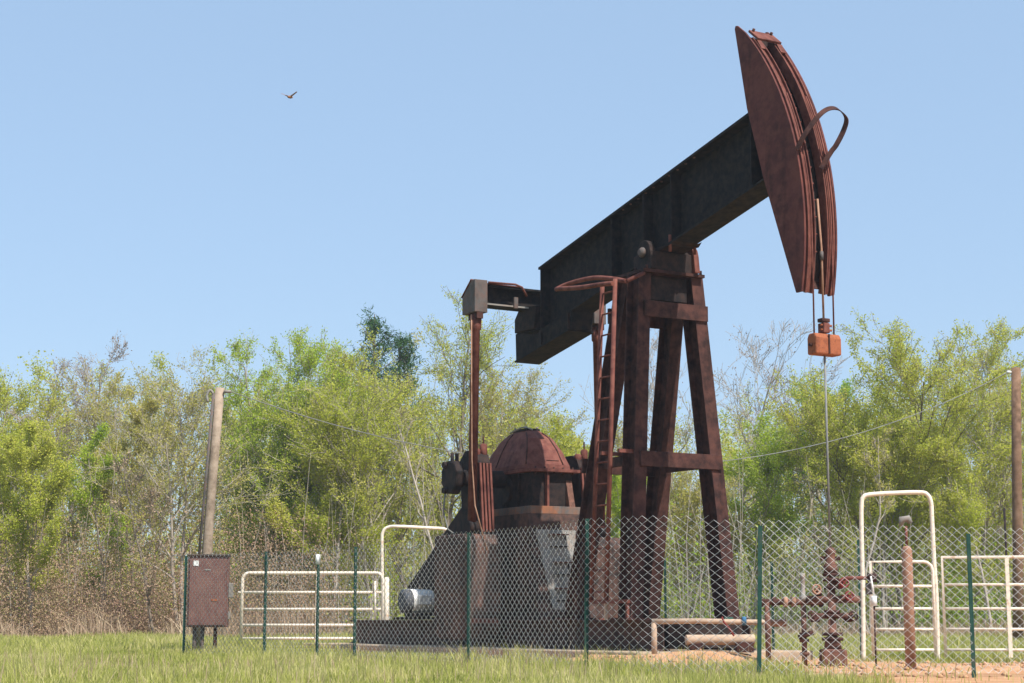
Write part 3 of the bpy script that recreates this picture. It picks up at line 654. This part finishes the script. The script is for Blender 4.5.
YB = 27.6
bl = at(188, 600, YB); br = at(228.5, 600, YB)
bx = thing('electrical_box', 'large brown electrical cabinet on short legs beneath the leaning pole', 'electrical box', ((bl.x + br.x) / 2, YB, 0), R(4))
hw = (br.x - bl.x) / 2
z0 = gz(627, YB); z1 = gz(557, YB)
MB().box(-hw, hw, -.12, .14, z0, z1).build('cabinet', M['box_brown'], bx, .012)
dr = MB().box(-hw + .03, hw - .03, -.145, -.122, z0 + .03, z1 - .05).build('door', M['box_brown'], bx, .006)
MB().box(-hw + .09, -hw + .17, -.152, -.146, z1 - .16, z1 - .08).build('sticker', M['sticker'], dr)
MB().box(-.05, .04, -.152, -.146, z1 - .23, z1 - .21).build('sticker', M['gray_paint_and_sunlit'], dr)
MB().box(.06, .16, -.152, -.146, z0 + .40, z0 + .43).build('sticker', M['rust_orange'], dr)
MB().box(hw, hw + .07, -.12, .0, z0 + .45, z0 + .68).build('switch_box', M['gray_paint_and_sunlit'], bx, .01)
MB().box(hw, hw + .04, -.12, -.05, z0 + .12, z0 + .24).build('latch', M['gray_paint_and_sunlit'], bx, .006)
for x in (-.2, -.08, .12): MB().tube([(x, .02, -.05), (x, .02, z0)], .03, 8).build('leg', M['rust_brown'] if x > 0 else M['gray_steel'], bx)
MB().box(-hw - .01, hw + .01, -.15, .16, z1, z1 + .02).build('top_lip', M['gray_steel'], bx)

# ------------------------------------------------------------------ chain link fence
def fence(name, label, pts, posts, wire_r=.003, post_mat='post_green', lo=.03, pitch=.054):
    """pts: list of (X, Y, top); posts: list of (X, Y, top, leanx)"""
    t = thing(name, label, 'fence', (pts[0][0], pts[0][1], 0)); posts = [(a_, b_ + .04, c_, d_) for a_, b_, c_, d_ in posts]; o = Vector((pts[0][0], pts[0][1], 0))
    Vs = []; Fs = []; n = 0
    P0 = np.array(pts, float); seg = np.hypot(np.diff(P0[:, 0]), np.diff(P0[:, 1])); cum = np.concatenate([[0], np.cumsum(seg)])
    tot = cum[-1]; cols = int(tot / pitch)
    hp = pitch / 2
    for c in range(cols):
        s_ = (c + .5) * pitch
        top = np.interp(s_, cum, P0[:, 2]); kz = int((top - lo) / .042)
        zz = lo + np.arange(kz + 1) * .042
        ss = s_ + np.where((np.arange(kz + 1) + c) % 2 == 0, -1, 1) * (hp * 1.06) + .004 * np.sin(zz * 2.7 + c * .05)
        X = np.interp(ss, cum, P0[:, 0]); Y = np.interp(ss, cum, P0[:, 1])
        zb = zz + .008 * np.sin(ss * 1.9) 
        bul = .015 * np.sin(ss * 2.1 + zz * 1.5)
        Y = Y + bul
        pc = np.stack([X, Y, zb], -1)
        a = 2 * math.pi / 3
        for k in range(3):
            off = np.array([math.cos(a * k) * wire_r, math.sin(a * k) * wire_r * .9, math.sin(a * k) * wire_r * .5])
            Vs.append(pc + off)
        m_ = kz + 1
        for k in range(3):
            b0 = n + k * m_ + np.arange(kz); b1 = n + ((k + 1) % 3) * m_ + np.arange(kz)
            Fs.append(np.stack([b0, b1, b1 + 1, b0 + 1], -1))
        n += 3 * m_
        # twisted barb
    V = np.concatenate(Vs) - np.array(o); Fq = np.concatenate(Fs)
    raw_mesh('wire_mesh', V, Fq, M['galv'], t)
    for (x, y, tp, lean) in posts:
        p = Vector((x, y, -.1)) - o
        # studded T section post
        m_ = MB(); q = Vector((x + lean, y, tp)) - o
        m_.bar(p, q, .04, .008, (1, 0, 0)); m_.bar(p + Vector((0, .02, 0)), q + Vector((0, .02, 0)), .008, .035, (1, 0, 0))
        k = 0; z = .1
        m_.build('post', M[post_mat], t)
    return t
def fx(px, Y): return (px - 512) / F * Y
def ft(py, Y): return CH + (HOR - py) / F * Y
def fpt(px, py, Y): return (fx(px, Y), Y, ft(py, Y))
FY = lambda x_, a, b: a[1] + (x_ - a[0]) / (b[0] - a[0]) * (b[1] - a[1])
front = [fpt(188, 555, 26.1), fpt(267, 551, 24.5), fpt(356, 546, 22.4), fpt(433, 536, 20.7), fpt(469, 532, 20.0), fpt(584, 519, 17.5), fpt(640, 516.5, 17.0), fpt(757, 517, 16.7), fpt(830, 524, 17.0), fpt(967, 525, 17.4), fpt(1100, 526, 17.8)]
fposts = []
for px, py, Y, ln in ((188, 557, 26.05, 0), (267.5, 553, 24.45, 0), (319.5, 558, 23.2, .0), (356.5, 548, 22.35, 0), (469, 534, 19.95, 0), (585, 520, 17.45, .02), (755, 527, 16.65, .045), (967, 535, 17.35, 0)):
    fposts.append((fx(px, Y), Y, ft(py, Y), ln))
ff = fence('chain_link_fence', 'chain link fence with green posts along the front of the pump site', front, fposts)
MB().tube([Vector((fposts[2][0], fposts[2][1] - .02, fposts[2][2] - .1)) - ff.location, Vector((fposts[2][0], fposts[2][1] - .02, fposts[2][2] + .03)) - ff.location], .03, 8).build('post_cap', M['sticker'], ff)
# back fence
back = [fpt(188, 556, 26.3), fpt(250, 562, 30.5), (fx(385, 31.0), 31.0, 1.5)]
bp_ = [(fx(401, 31.6), 31.6, 1.5), (fx(520, 30.6), 30.6, 1.5), (fx(664, 28.6), 28.6, 1.5), (fx(770, 26.0), 26.0, 1.48), (fx(858, 23.9), 23.9, 1.48)]
fence('chain_link_fence', 'chain link fence running behind the pump jack between the two arches', bp_, [(fx(px, Y), Y, t_, 0) for px, Y, t_ in ((520, 30.55, 1.45), (664, 28.55, 1.51), (770, 25.95, 1.4), (857, 23.8, 1.62))], wire_r=.0022)


# ------------------------------------------------------------------ trees
def tubes_arrays(polys, n=4):
    """polys: list of (pts Nx3, radii N) -> verts, quads"""
    Vs = []; Fs = []; c = 0
    ang = np.arange(n) * 2 * math.pi / n
    for pts, rad in polys:
        pts = np.asarray(pts); k = len(pts)
        d = np.gradient(pts, axis=0); d /= np.linalg.norm(d, axis=1)[:, None] + 1e-9
        ref = np.array([0, 0, 1.0]) if abs(d[0, 2]) < .8 else np.array([1.0, 0, 0])
        u = np.cross(d, ref); u /= np.linalg.norm(u, axis=1)[:, None] + 1e-9; v = np.cross(d, u)
        ring = pts[:, None, :] + (u[:, None, :] * np.cos(ang)[None, :, None] + v[:, None, :] * np.sin(ang)[None, :, None]) * np.asarray(rad)[:, None, None]
        Vs.append(ring.reshape(-1, 3))
        i, j = np.meshgrid(np.arange(k - 1), np.arange(n), indexing='ij'); i = i.ravel(); j = j.ravel()
        Fs.append(np.stack([c + i * n + j, c + i * n + (j + 1) % n, c + (i + 1) * n + (j + 1) % n, c + (i + 1) * n + j], -1)); c += k * n
    return np.concatenate(Vs), np.concatenate(Fs)

def leaves_arrays(cen, size, rg, aspect=.55, up=0.0):
    n = len(cen); a = rg.normal(size=(n, 3)); a[:, 2] += up; a /= np.linalg.norm(a, axis=1)[:, None]
    b_ = rg.normal(size=(n, 3)); b_ -= a * (a * b_).sum(1)[:, None]; b_ /= np.linalg.norm(b_, axis=1)[:, None]
    s = size * rg.uniform(.55, 1.3, n)[:, None]
    nn = np.cross(a, b_) * s * .18
    p = np.stack([cen - a * s, cen + b_ * s * aspect + nn, cen + a * s, cen - b_ * s * aspect + nn], 1)
    return p.reshape(-1, 3), np.arange(4 * n).reshape(-1, 4)

def grow(rg, H, spread, trunks=1, nb=16, lean=0.0, low=.2, upright=.5, r0=None, levels=3, twig=6, wob_=.06):
    """tree skeleton: polylines for wood, and twig points to hang leaves on"""
    polys = []; tips = []
    def branch(p, d, ln, r, lev):
        k = max(4, int(6 - lev) + (3 if lev == 0 else 0)); pts = [p]; q = p.copy(); dd = d / np.linalg.norm(d)
        for i in range(k - 1):
            dd = dd + rg.normal(size=3) * (wob_ if lev == 0 else .16) + np.array([0, 0, (.10 if lev > 0 else .03) * upright * 2])
            dd /= np.linalg.norm(dd); q = q + dd * ln / (k - 1); pts.append(q.copy())
        pts = np.array(pts); end = .25 if lev == 0 else .35
        rad = np.linspace(r, r * end, k); rad = np.maximum(rad, .0055)
        polys.append((pts, rad))
        if lev >= levels - 1: tips.append((pts, lev))
        if lev >= levels: return
        cnt = nb if lev == 0 else int(rg.integers(twig - 2, twig + 2))
        for i in range(cnt):
            t = (low + (1 - low) * ((i + rg.uniform(0, .9)) / cnt)) if lev == 0 else rg.uniform(.2, 1.0)
            x = t * (k - 1); i0_ = min(int(x), k - 2); pp = pts[i0_] * (1 - (x - i0_)) + pts[i0_ + 1] * (x - i0_)
            tang = pts[i0_ + 1] - pts[i0_]; tang /= np.linalg.norm(tang)
            rnd = rg.normal(size=3); rnd -= tang * rnd.dot(tang); rnd /= np.linalg.norm(rnd)
            ang = rg.uniform(.45, 1.0) if lev == 0 else rg.uniform(.4, .9)
            nd = tang * math.cos(ang) + rnd * math.sin(ang); nd[2] += upright * .25
            if lev == 0: l2 = spread * (1.15 - .62 * abs(t - .5) / .5) * rg.uniform(.6, 1.1)
            else: l2 = ln * rg.uniform(.35, .6)
            rr = max(rad[i0_] * rg.uniform(.35, .6), .006)
            branch(pp, nd, l2, rr, lev + 1)
    for i in range(trunks):
        hh_ = H * (1 if i == 0 else rg.uniform(.7, .97))
        ang = rg.uniform(0, 2 * math.pi); off = np.array([math.cos(ang), math.sin(ang), 0]) * (.0 if i == 0 else .25)
        d = np.array([lean + (.0 if trunks == 1 else .2) * math.cos(ang), (.0 if trunks == 1 else .2) * math.sin(ang), 1.0])
        branch(off, d, hh_, r0 or H * .0085, 0)
    return polys, tips

def tree(label, px, top, Y, spread, leaf, nleaf, lsize=.033, bark='bark_gray', seed=1, group='trees along the edge of the wood', name='tree', **kw):
    spread *= 1.15
    nleaf = int(nleaf * (4.8 if leaf in ('leaf_bright', 'leaf_yellow') else 3.8))
    rg = np.random.default_rng(seed); X = gx(px, Y); H = at(px, top, Y).z * 1.0
    polys, tips = grow(rg, H * 1.0, spread, **kw)
    t = thing(name, label, 'tree', (X, Y, -.05), 0, group)
    # keep the height asked for
    zmax = max(p[0][:, 2].max() for p in polys); f_ = H / zmax
    sc_ = np.array([1, 1, f_])
    polys = [(p * sc_, r) for p, r in polys]; tips = [(p * sc_, l) for p, l in tips]
    thin = .02 if nleaf > 1200 else 0.0
    V, Fq = tubes_arrays([p for p in polys if p[1][0] > thin], 6); raw_mesh('trunk', V, Fq, M[bark], t)
    if thin: V, Fq = tubes_arrays([p for p in polys if p[1][0] <= thin], 3); cr = raw_mesh('twigs', V, Fq, M[bark], t)
    if nleaf:
        tp = [p for p, l in tips]
        w = np.array([np.linalg.norm(p[-1] - p[0]) for p in tp]); dens = rg.uniform(.2, 1.8, len(tp)); w = w * dens; w /= w.sum()
        idx = rg.choice(len(tp), nleaf, p=w); tt = rg.uniform(.15, 1.0, nleaf)
        L8 = np.array([np.stack([np.interp(np.linspace(0, 1, 9), np.linspace(0, 1, len(p)), p[:, c_]) for c_ in range(3)], -1) for p in tp])
        x = tt * 8; i0_ = np.minimum(x.astype(int), 7); fr = (x - i0_)[:, None]
        cen = L8[idx, i0_] * (1 - fr) + L8[idx, i0_ + 1] * fr
        cen += rg.uniform(-.11, .11, cen.shape)
        V, Fq = leaves_arrays(cen, lsize, rg); raw_mesh('crown', V, Fq, M[leaf], t)
    return t

TREES = [
 # label, px, top, Y, spread, leaf, nleaf, kwargs
 ('bare pinkish grey tree with fine twigs near the left edge', 58, 332, 58, 2.2, 'bud_pink', 2500, dict(nb=20, trunks=2, bark='bark_gray', twig=8)),
 ('yellow green tree cut by the left edge of the view', 8, 385, 50, 2.2, 'leaf_yellow', 7000, dict(nb=18)),
 ('slim olive tree just right of the bare pinkish tree', 100, 372, 52, 1.8, 'leaf_olive', 6000, dict(nb=16)),
 ('fresh green small tree standing in the brown brush left of the leaning pole', 112, 425, 49, 1.2, 'leaf_bright', 2600, dict(nb=14)),
 ('tall sparse budding tree with brownish crown left of the leaning pole', 150, 350, 56, 2.8, 'leaf_olive', 7000, dict(nb=22, trunks=2, low=.35)),
 ('grey forked tree close behind the leaning pole', 188, 368, 47, 2.0, 'leaf_olive', 2600, dict(nb=16, trunks=2, low=.3)),
 ('large bright green tree just right of the leaning pole', 246, 326, 53, 2.5, 'leaf_bright', 17000, dict(nb=30, low=.12, trunks=3)),
 ('second bright green tree touching the largest green crown', 300, 333, 55, 2.3, 'leaf_bright', 14000, dict(nb=28, low=.12, trunks=3)),
 ('slender yellow green tree in front of the dark pine', 335, 372, 49, 1.8, 'leaf_yellow', 7000, dict(nb=20)),
 ('yellow green tree above the left cream arch', 385, 352, 51, 2.5, 'leaf_yellow', 7000, dict(nb=22, trunks=2)),
 ('tallest sparse tree with bare grey top left of the pitman arm', 428, 280, 54, 2.7, 'leaf_yellow', 8000, dict(nb=26, trunks=2, low=.25, bark='bark_brown')),
 ('loose olive tree behind the pitman arm', 470, 330, 55, 2.4, 'leaf_olive', 6500, dict(nb=22, trunks=2, low=.25)),
 ('thin budding tree between the pitman arm and the gear dome', 512, 372, 56, 2.2, 'leaf_olive', 5000, dict(nb=20, trunks=2)),
 ('low yellow tree above the gear dome', 545, 408, 50, 1.7, 'leaf_yellow', 5000, dict(nb=18)),
 ('low sparse tree behind the ladder', 590, 418, 57, 2.2, 'leaf_olive', 6000, dict(nb=18, trunks=2)),
 ('small green tree framed between the samson post legs', 640, 452, 49, 1.5, 'leaf_bright', 5200, dict(nb=18)),
 ('pale green thicket tree just right of the gear dome', 568, 432, 51, 1.6, 'leaf_yellow', 6000, dict(nb=18, trunks=2)),
 ('pale olive thicket tree seen low between the two front post legs', 678, 462, 52, 1.6, 'leaf_olive', 6500, dict(nb=18, trunks=2)),
 ('bare tall grey tree just right of the samson post', 705, 322, 57, 2.9, 'bud_pink', 900, dict(nb=20, trunks=2, low=.3, twig=7)),
 ('green tree seen between the rightmost post leg and the rod', 748, 404, 52, 1.8, 'leaf_bright', 5000, dict(nb=20)),
 ('taller thin green tree left of the hanging rod', 787, 376, 55, 1.6, 'leaf_green', 5500, dict(nb=18, low=.3)),
 ('thin bare tree right behind the hanging rod', 838, 366, 57, 1.6, 'bud_pink', 1200, dict(nb=16, trunks=2)),
 ('big spreading yellow green tree with dark forked trunk above the tall arch', 905, 322, 50, 3.0, 'leaf_yellow', 19000, dict(nb=26, trunks=3, low=.25, bark='bark_brown')),
 ('dense light green tree beside the dark forked tree', 880, 400, 48, 2.1, 'leaf_yellow', 5500, dict(nb=20)),
 ('tall budding tree between the big yellow green crown and the right pole', 968, 328, 55, 2.5, 'leaf_yellow', 8500, dict(nb=24, trunks=2)),
 ('sparse tree behind the right pole', 1018, 340, 58, 2.4, 'leaf_olive', 4000, dict(nb=22, trunks=2)),
 ('short green tree left of the right pole', 985, 432, 47, 1.5, 'leaf_yellow', 3200, dict(nb=16)),
 ('pale leafless sapling curving up behind the left arch', 455, 400, 46, .9, 'leaf_olive', 250, dict(nb=9, low=.4, wob_=.07)),
 ('white barked leaning sapling left of the tall arch', 866, 425, 46.5, .7, 'leaf_olive', 250, dict(nb=8, lean=-.06, low=.5, wob_=.16)),
 ('yellow green tree left of the brown brush thicket', 40, 420, 47, 1.6, 'leaf_yellow', 6500, dict(nb=16)),
 ('leaning dead grey trunk in the brown brush beside the box', 160, 450, 46, 1.0, 'dry_leaf', 300, dict(nb=10, lean=-.25, bark='bark_brown')),
 ('yellow green tree half cut off by the left edge, behind the fuller one', -45, 360, 52, 2.4, 'leaf_yellow', 7000, dict(nb=20)),
 ('yellow green tree half cut off by the right edge, beyond the right pole', 1075, 350, 52, 2.4, 'leaf_yellow', 7000, dict(nb=20)),
]
for i, (lab, px, top, Y, sp, lf, nl, kw) in enumerate(TREES):
    tree(lab, px, top, Y, sp, lf, nl, seed=100 + i, **kw)

# pine: whorls of drooping needle branches
def pine(label, px, top, Y, rad, seed):
    rg = np.random.default_rng(seed); H = CH + (HOR - top) / F * Y
    t = thing('pine_tree', label, 'tree', (gx(px, Y), Y, -.05), 0, 'trees along the edge of the wood')
    polys = [(np.array([[0, 0, 0], [.05, 0, H * .4], [0, .05, H * .75], [.02, 0, H]]), np.array([.16, .12, .07, .015]))]; cen = []
    for i in range(52):
        z = H * (.38 + .61 * (int(i / 4) * 4 / 52) + rg.uniform(-.01, .01)); f_ = 1 - (z / H - .38) / .64; a = rg.uniform(0, 2 * math.pi)
        ln = rad * (f_ ** .75) * rg.uniform(.55, 1.1) + .15
        d = np.array([math.cos(a), math.sin(a), .15 + .5 * (1 - f_)])
        p = np.array([np.array([0, 0, z]) + d * ln * s + np.array([0, 0, .25 * ln * s * s]) for s in np.linspace(0, 1, 5)])
        polys.append((p, np.linspace(.03, .008, 5)))
        for k in range(10):
            s = rg.uniform(.3, 1.05); c = p[0] + (p[-1] - p[0]) * s + rg.normal(size=3) * .12 * (1 + ln * .2)
            cen.append(c + rg.normal(size=(15, 3)) * .11)
    V, Fq = tubes_arrays(polys, 5); raw_mesh('trunk', V, Fq, M['bark_brown'], t)
    V, Fq = leaves_arrays(np.concatenate(cen), .10, rg, .16, .4); raw_mesh('crown', V, Fq, M['needle'], t)
pine('dark green pine rising behind the yellow trees left of the pump', 372, 312, 62, 2.0, 5)
pine('shorter dark pine beside the taller one', 398, 332, 64, 1.5, 6)

# far wood behind: one mass of thin trees
rg = np.random.default_rng(42)
wood = []; lc = {'a': [], 'b': []}
for i in range(170):
    Y = rg.uniform(60, 80); X = rg.uniform(-36, 38); px = 512 + X / Y * F
    lim = np.interp(px, [-200, 0, 60, 150, 230, 300, 420, 480, 560, 620, 700, 760, 850, 900, 1000, 1200], [395, 400, 395, 372, 385, 385, 352, 380, 440, 455, 420, 410, 415, 372, 360, 380])
    H = CH + (HOR - lim - rg.uniform(-10, 55)) / F * Y
    pl_, tips = grow(rg, H, rg.uniform(1.4, 2.4), nb=10, twig=4, levels=2, low=.15, r0=rg.uniform(.04, .075))
    off = np.array([X, Y, -.05]); wood += [(p + off, np.maximum(r, .009)) for p, r in pl_]
    T_ = np.concatenate([p for p, l in tips]) + off
    c = T_[rg.integers(0, len(T_), int(rg.uniform(2000, 4200)))]; c = c + rg.normal(size=c.shape) * np.array([.16, .16, .2]); c[:, 2] = np.abs(c[:, 2])
    lc['a' if rg.random() < .7 else 'b'].append(c)
V, Fq = tubes_arrays(wood, 3)
wo = raw_mesh('wood_stems', V, Fq, M['bark_gray']); tag(wo, 'massed grey stems and twigs of the wood behind the nearer trees', 'woodland', kind='stuff')
for k, mt, lab in (('a', 'leaf_yellow', 'massed yellow green leaves of the wood behind the nearer trees'), ('b', 'leaf_olive', 'massed olive leaves of the wood behind the nearer trees')):
    V, Fq = leaves_arrays(np.concatenate(lc[k]), .05, rg); tag(raw_mesh('wood_foliage', V, Fq, M[mt]), lab, 'woodland', kind='stuff')

# understorey: thin stems, leafy shrubs, dry stalks
rg = np.random.default_rng(43)
st_ = []
for i in range(1700):
    Y = rg.uniform(46.5, 62); X = rg.uniform(-22, 25); h = rg.uniform(.8, 4.2) * (1 if rg.random() < .6 else 1.4)
    d = rg.normal(size=3) * .16; d[2] = 1
    k = np.linspace(0, 1, 4)[:, None]; p = np.array([X, Y, -.02]) + d * h * k + rg.normal(size=(4, 3)) * .06 * k
    st_.append((p, np.linspace(.012, .005, 4) * rg.uniform(.7, 1.5)))
V, Fq = tubes_arrays(st_, 3); tag(raw_mesh('undergrowth_stems', V, Fq, M['bark_gray']), 'tangle of thin pale stems beneath the trees', 'undergrowth', kind='stuff')
def brush(n, xr, yr, zf, mat, size, name, label, clump=60, spread=.7):
    cs = []
    for i in range(n):
        Y = rg.uniform(*yr); X = rg.uniform(*xr) ; h = zf(X / Y * F + 512, rg)
        c = np.clip(rg.normal(size=(clump, 3)), -1.9, 1.7) * np.array([spread, spread * .7, max(h, .3) * .33]) + np.array([X, Y, h * .55]); c[:, 2] = np.abs(c[:, 2]); cs.append(c)
    V, Fq = leaves_arrays(np.concatenate(cs), size, rg, .4, .3); tag(raw_mesh(name, V, Fq, M[mat]), label, 'undergrowth', kind='stuff')
brush(700, (-26, 29), (52, 76), lambda px, r: r.uniform(1.5, 7.0), 'leaf_olive', .07, 'undergrowth', 'olive leafy undergrowth filling the wood edge', 150)
brush(520, (-28, 31), (58, 80), lambda px, r: r.uniform(1.5, 6.0), 'leaf_olive', .085, 'undergrowth', 'deep olive undergrowth far inside the wood', 170, .9)
brush(330, (-24, 27), (52, 68), lambda px, r: r.uniform(1.5, 6.5), 'leaf_yellow', .06, 'undergrowth', 'yellow green leafy undergrowth inside the wood', 170, .8)
brush(260, (-21, 24), (48.5, 58), lambda px, r: r.uniform(.8, 3.6), 'leaf_bright', .065, 'undergrowth', 'bright green leafy undergrowth scattered at the wood edge', 75)
brush(200, (3, 22), (48, 56), lambda px, r: r.uniform(.8, 3.2), 'leaf_green', .06, 'undergrowth', 'fresh green low bushes behind the wellhead and right gates', 75)
brush(620, (-19, -5), (45.5, 51), lambda px, r: r.uniform(.5, 3.4), 'brush_mix', .035, 'undergrowth', 'brown dry brush at the foot of the left trees', 220, .6)
# dry stalk fringe at the wood's foot
def blades(xr, yr, n, hr, w, mat, name, label, keep=None, lean=.35, segs=2, ztop=None, hmul=None):
    X = rg.uniform(*xr, n); Y = rg.uniform(*yr, n)
    if keep is not None:
        m_ = keep(X, Y) > rg.random(n); X = X[m_]; Y = Y[m_]; n = len(X)
    h = rg.uniform(*hr, n) * (.6 + .4 * (wob(X * .8, Y * .8) + 1))
    if hmul is not None: h = h * hmul(X, Y)
    Z = height(X, Y) - .01
    a = rg.uniform(0, 2 * math.pi, n); ln = rg.normal(size=n) * lean * h; dx = np.cos(a) * ln; dy = np.sin(a) * ln
    b_ = rg.uniform(0, math.pi, n); ww = w * rg.uniform(.6, 1.4, n) * (1 + Y / 40); wx = np.cos(b_) * ww / 2; wy = np.sin(b_) * ww / 2
    rows = []
    for s, k in ((0, 1), (.45, .9), (.8, .55), (1, .08)):
        cx_ = X + dx * s * s; cy_ = Y + dy * s * s; cz_ = Z + h * (s - .12 * s * s * abs(lean))
        rows.append(np.stack([cx_ - wx * k, cy_ - wy * k, cz_], -1)); rows.append(np.stack([cx_ + wx * k, cy_ + wy * k, cz_], -1))
    V = np.stack(rows, 1).reshape(-1, 3); base_ = np.arange(n)[:, None] * 8
    Fq = np.concatenate([base_ + np.array([2 * r, 2 * r + 1, 2 * r + 3, 2 * r + 2])[None] for r in range(3)])
    tag(raw_mesh(name, V, Fq, M[mat]), label, 'grass', kind='stuff')
blades((-20, 24), (43.5, 52), 42000, (.3, 1.1), .010, 'dry_leaf', 'dry_grass', 'tall dry straw coloured stalks along the foot of the wood', lean=.6, hmul=lambda X, Y: np.where(X < -5, 1.0, .6) * (.55 + .45 * np.sin(X * 1.7 + 2 * np.sin(X * .6 + Y))))
inpad = lambda X, Y: (pad_dist(X, Y) > .12) * (1 - .985 * soil(X, Y))
blades((-7.5, 9), (11.5, 18.5), 100000, (.06, .155), .0055, 'grass', 'grass', 'yellow green meadow grass in front of the fence', keep=inpad)
blades((-10, 12), (18.5, 28), 110000, (.06, .15), .006, 'grass', 'grass', 'yellow green meadow grass around the fence and pump site', keep=inpad)
blades((-19, 21), (28, 47), 150000, (.09, .26), .008, 'grass', 'grass', 'yellow green meadow grass between the pump site and the wood', keep=inpad)
# seed stalks
blades((-7, 8), (13, 20.5), 2200, (.16, .30), .004, 'dry_leaf', 'grass', 'thin straw coloured seed stalks standing above the meadow grass', keep=inpad, lean=.25)
cl = rng.uniform([-7, 13.5], [7, 22], (70, 2))
cl = np.concatenate([cl, np.array([[p_[0], p_[1]] for p_ in fposts])])
rg = np.random.default_rng(77)
tuft = lambda X, Y: np.max(np.exp(-((X[:, None] - cl[None, :, 0]) ** 2 + (Y[:, None] - cl[None, :, 1]) ** 2) / .03), axis=1) * inpad(X, Y)
blades((-7, 7), (13, 22), 90000, (.12, .30), .005, 'grass', 'grass', 'taller grass tufts round the fence posts and in the meadow', keep=tuft)
# clods on the bare soil
rg = np.random.default_rng(9); Vs = []; Fs = []; c = 0
for i in range(900):
    X = rg.uniform(-3, 9); Y = rg.uniform(17, 24)
    if soil(np.array([X]), np.array([Y]))[0] < .6 or pad_dist(np.array([X]), np.array([Y]))[0] < .2: continue
    s = rg.uniform(.008, .04); v = rg.normal(size=(6, 3)); 
    oct6 = np.array([[1, 0, 0], [0, 1, 0], [-1, 0, 0], [0, -1, 0], [0, 0, .7], [0, 0, -.7]]) * s * (1 + .3 * rg.random((6, 1)))
    Vs.append(oct6 + [X, Y, float(height(np.array([X]), np.array([Y]))[0]) + s * .3])
    Fs.append(np.array([[0, 1, 4], [1, 2, 4], [2, 3, 4], [3, 0, 4], [1, 0, 5], [2, 1, 5], [3, 2, 5], [0, 3, 5]]) + c); c += 6
M['clod'] = weathered('orange earth', (.36, .19, .10), (.47, .28, .16), (.55, .38, .25), scale=8, streak=False, rough=.95)
tag(raw_mesh('soil_clods', np.concatenate(Vs), np.concatenate(Fs), M['clod']), 'loose orange soil clods on the bare ground', 'soil', kind='stuff')

# ------------------------------------------------------------------ haze
hz = MB().box(-60, 60, -6, 92, -1.2, 14).build('haze', M['cable'], None); tag(hz, kind='stuff')
hm = bpy.data.materials.new('spring haze'); hm.use_nodes = True; hn = hm.node_tree
for n_ in list(hn.nodes): hn.nodes.remove(n_)
ho_ = hn.nodes.new('ShaderNodeOutputMaterial'); hv = hn.nodes.new('ShaderNodeVolumePrincipled')
hv.inputs['Color'].default_value = (.86, .91, 1, 1); hv.inputs['Density'].default_value = .0007; hv.inputs['Anisotropy'].default_value = .2
hn.links.new(hv.outputs[0], ho_.inputs['Volume']); hz.data.materials.clear(); hz.data.materials.append(hm)

# ------------------------------------------------------------------ bird
bd = at(290, 97, 45)
bt_ = thing('bird', 'small rust coloured bird flying high in the sky at left', 'bird', bd, R(68))
M['bird'] = weathered('rusty bird plumage', (.20, .09, .05), (.30, .14, .07), (.42, .25, .14), scale=20, streak=False, bump=0)
M['bird_wing'] = weathered('grey wing feathers', (.14, .14, .15), (.2, .19, .19), (.28, .26, .25), scale=20, streak=False, bump=0)
m_ = MB(); m_.tube([(-.13, 0, -.02), (-.10, 0, -.025), (-.05, 0, -.01), (.02, 0, 0), (.07, 0, .01), (.10, 0, .02), (.125, 0, .015), (.145, 0, .01)], [.012, .025, .04, .04, .03, .026, .015, .003], 10)
for s in (-1, 1):
    for q in range(2): pass
    m_.hexa([(-.03, s * .02, .015), (.05, s * .02, .015), (.05, s * .02, .022), (-.03, s * .02, .022), (-.08, s * .24, .10), (.0, s * .22, .11), (.0, s * .22, .114), (-.08, s * .24, .104)])
m_.hexa([(-.22, -.035, -.02), (-.12, -.015, -.02), (-.12, .015, -.02), (-.22, .035, -.02), (-.22, -.035, -.014), (-.12, -.015, -.012), (-.12, .015, -.012), (-.22, .035, -.014)])
m_.build('body', M['bird'], bt_)

# ------------------------------------------------------------------ light
SUN_EL = R(54); SUN_AZ = R(139)      # sky rotation: clockwise from +Y
w = bpy.data.worlds.new("World"); sc.world = w; w.use_nodes = True; nt = w.node_tree
sky = nt.nodes.new('ShaderNodeTexSky'); sky.sky_type = 'NISHITA'; sky.sun_disc = False
sky.sun_elevation = SUN_EL; sky.sun_rotation = SUN_AZ; sky.air_density = 1.0; sky.dust_density = 1.2; sky.ozone_density = 1.6; sky.altitude = 100
bgn = nt.nodes['Background']; 
nt.links.new(mixc(nt, .7, sky.outputs[0], (1.68, 2.41, 3.36)), bgn.inputs[0])   # thin even spring haze over the clear sky
bgn.inputs[1].default_value = .15
sd = Vector((math.sin(SUN_AZ) * math.cos(SUN_EL), math.cos(SUN_AZ) * math.cos(SUN_EL), math.sin(SUN_EL)))
l = bpy.data.lights.new('sun', 'SUN'); l.energy = 4.3; l.angle = R(.53); l.color = (1, .955, .88)
lo_ = bpy.data.objects.new('sun', l); C.objects.link(lo_); lo_.rotation_euler = (-sd).to_track_quat('-Z', 'Y').to_euler(); lo_.location = (20, -20, 40)
sc.view_settings.view_transform = 'Standard'; sc.view_settings.look = 'None'; sc.view_settings.exposure = .65; sc.view_settings.gamma = 1
sc.cycles.max_bounces = 8; sc.cycles.diffuse_bounces = 6; sc.cycles.transmission_bounces = 5
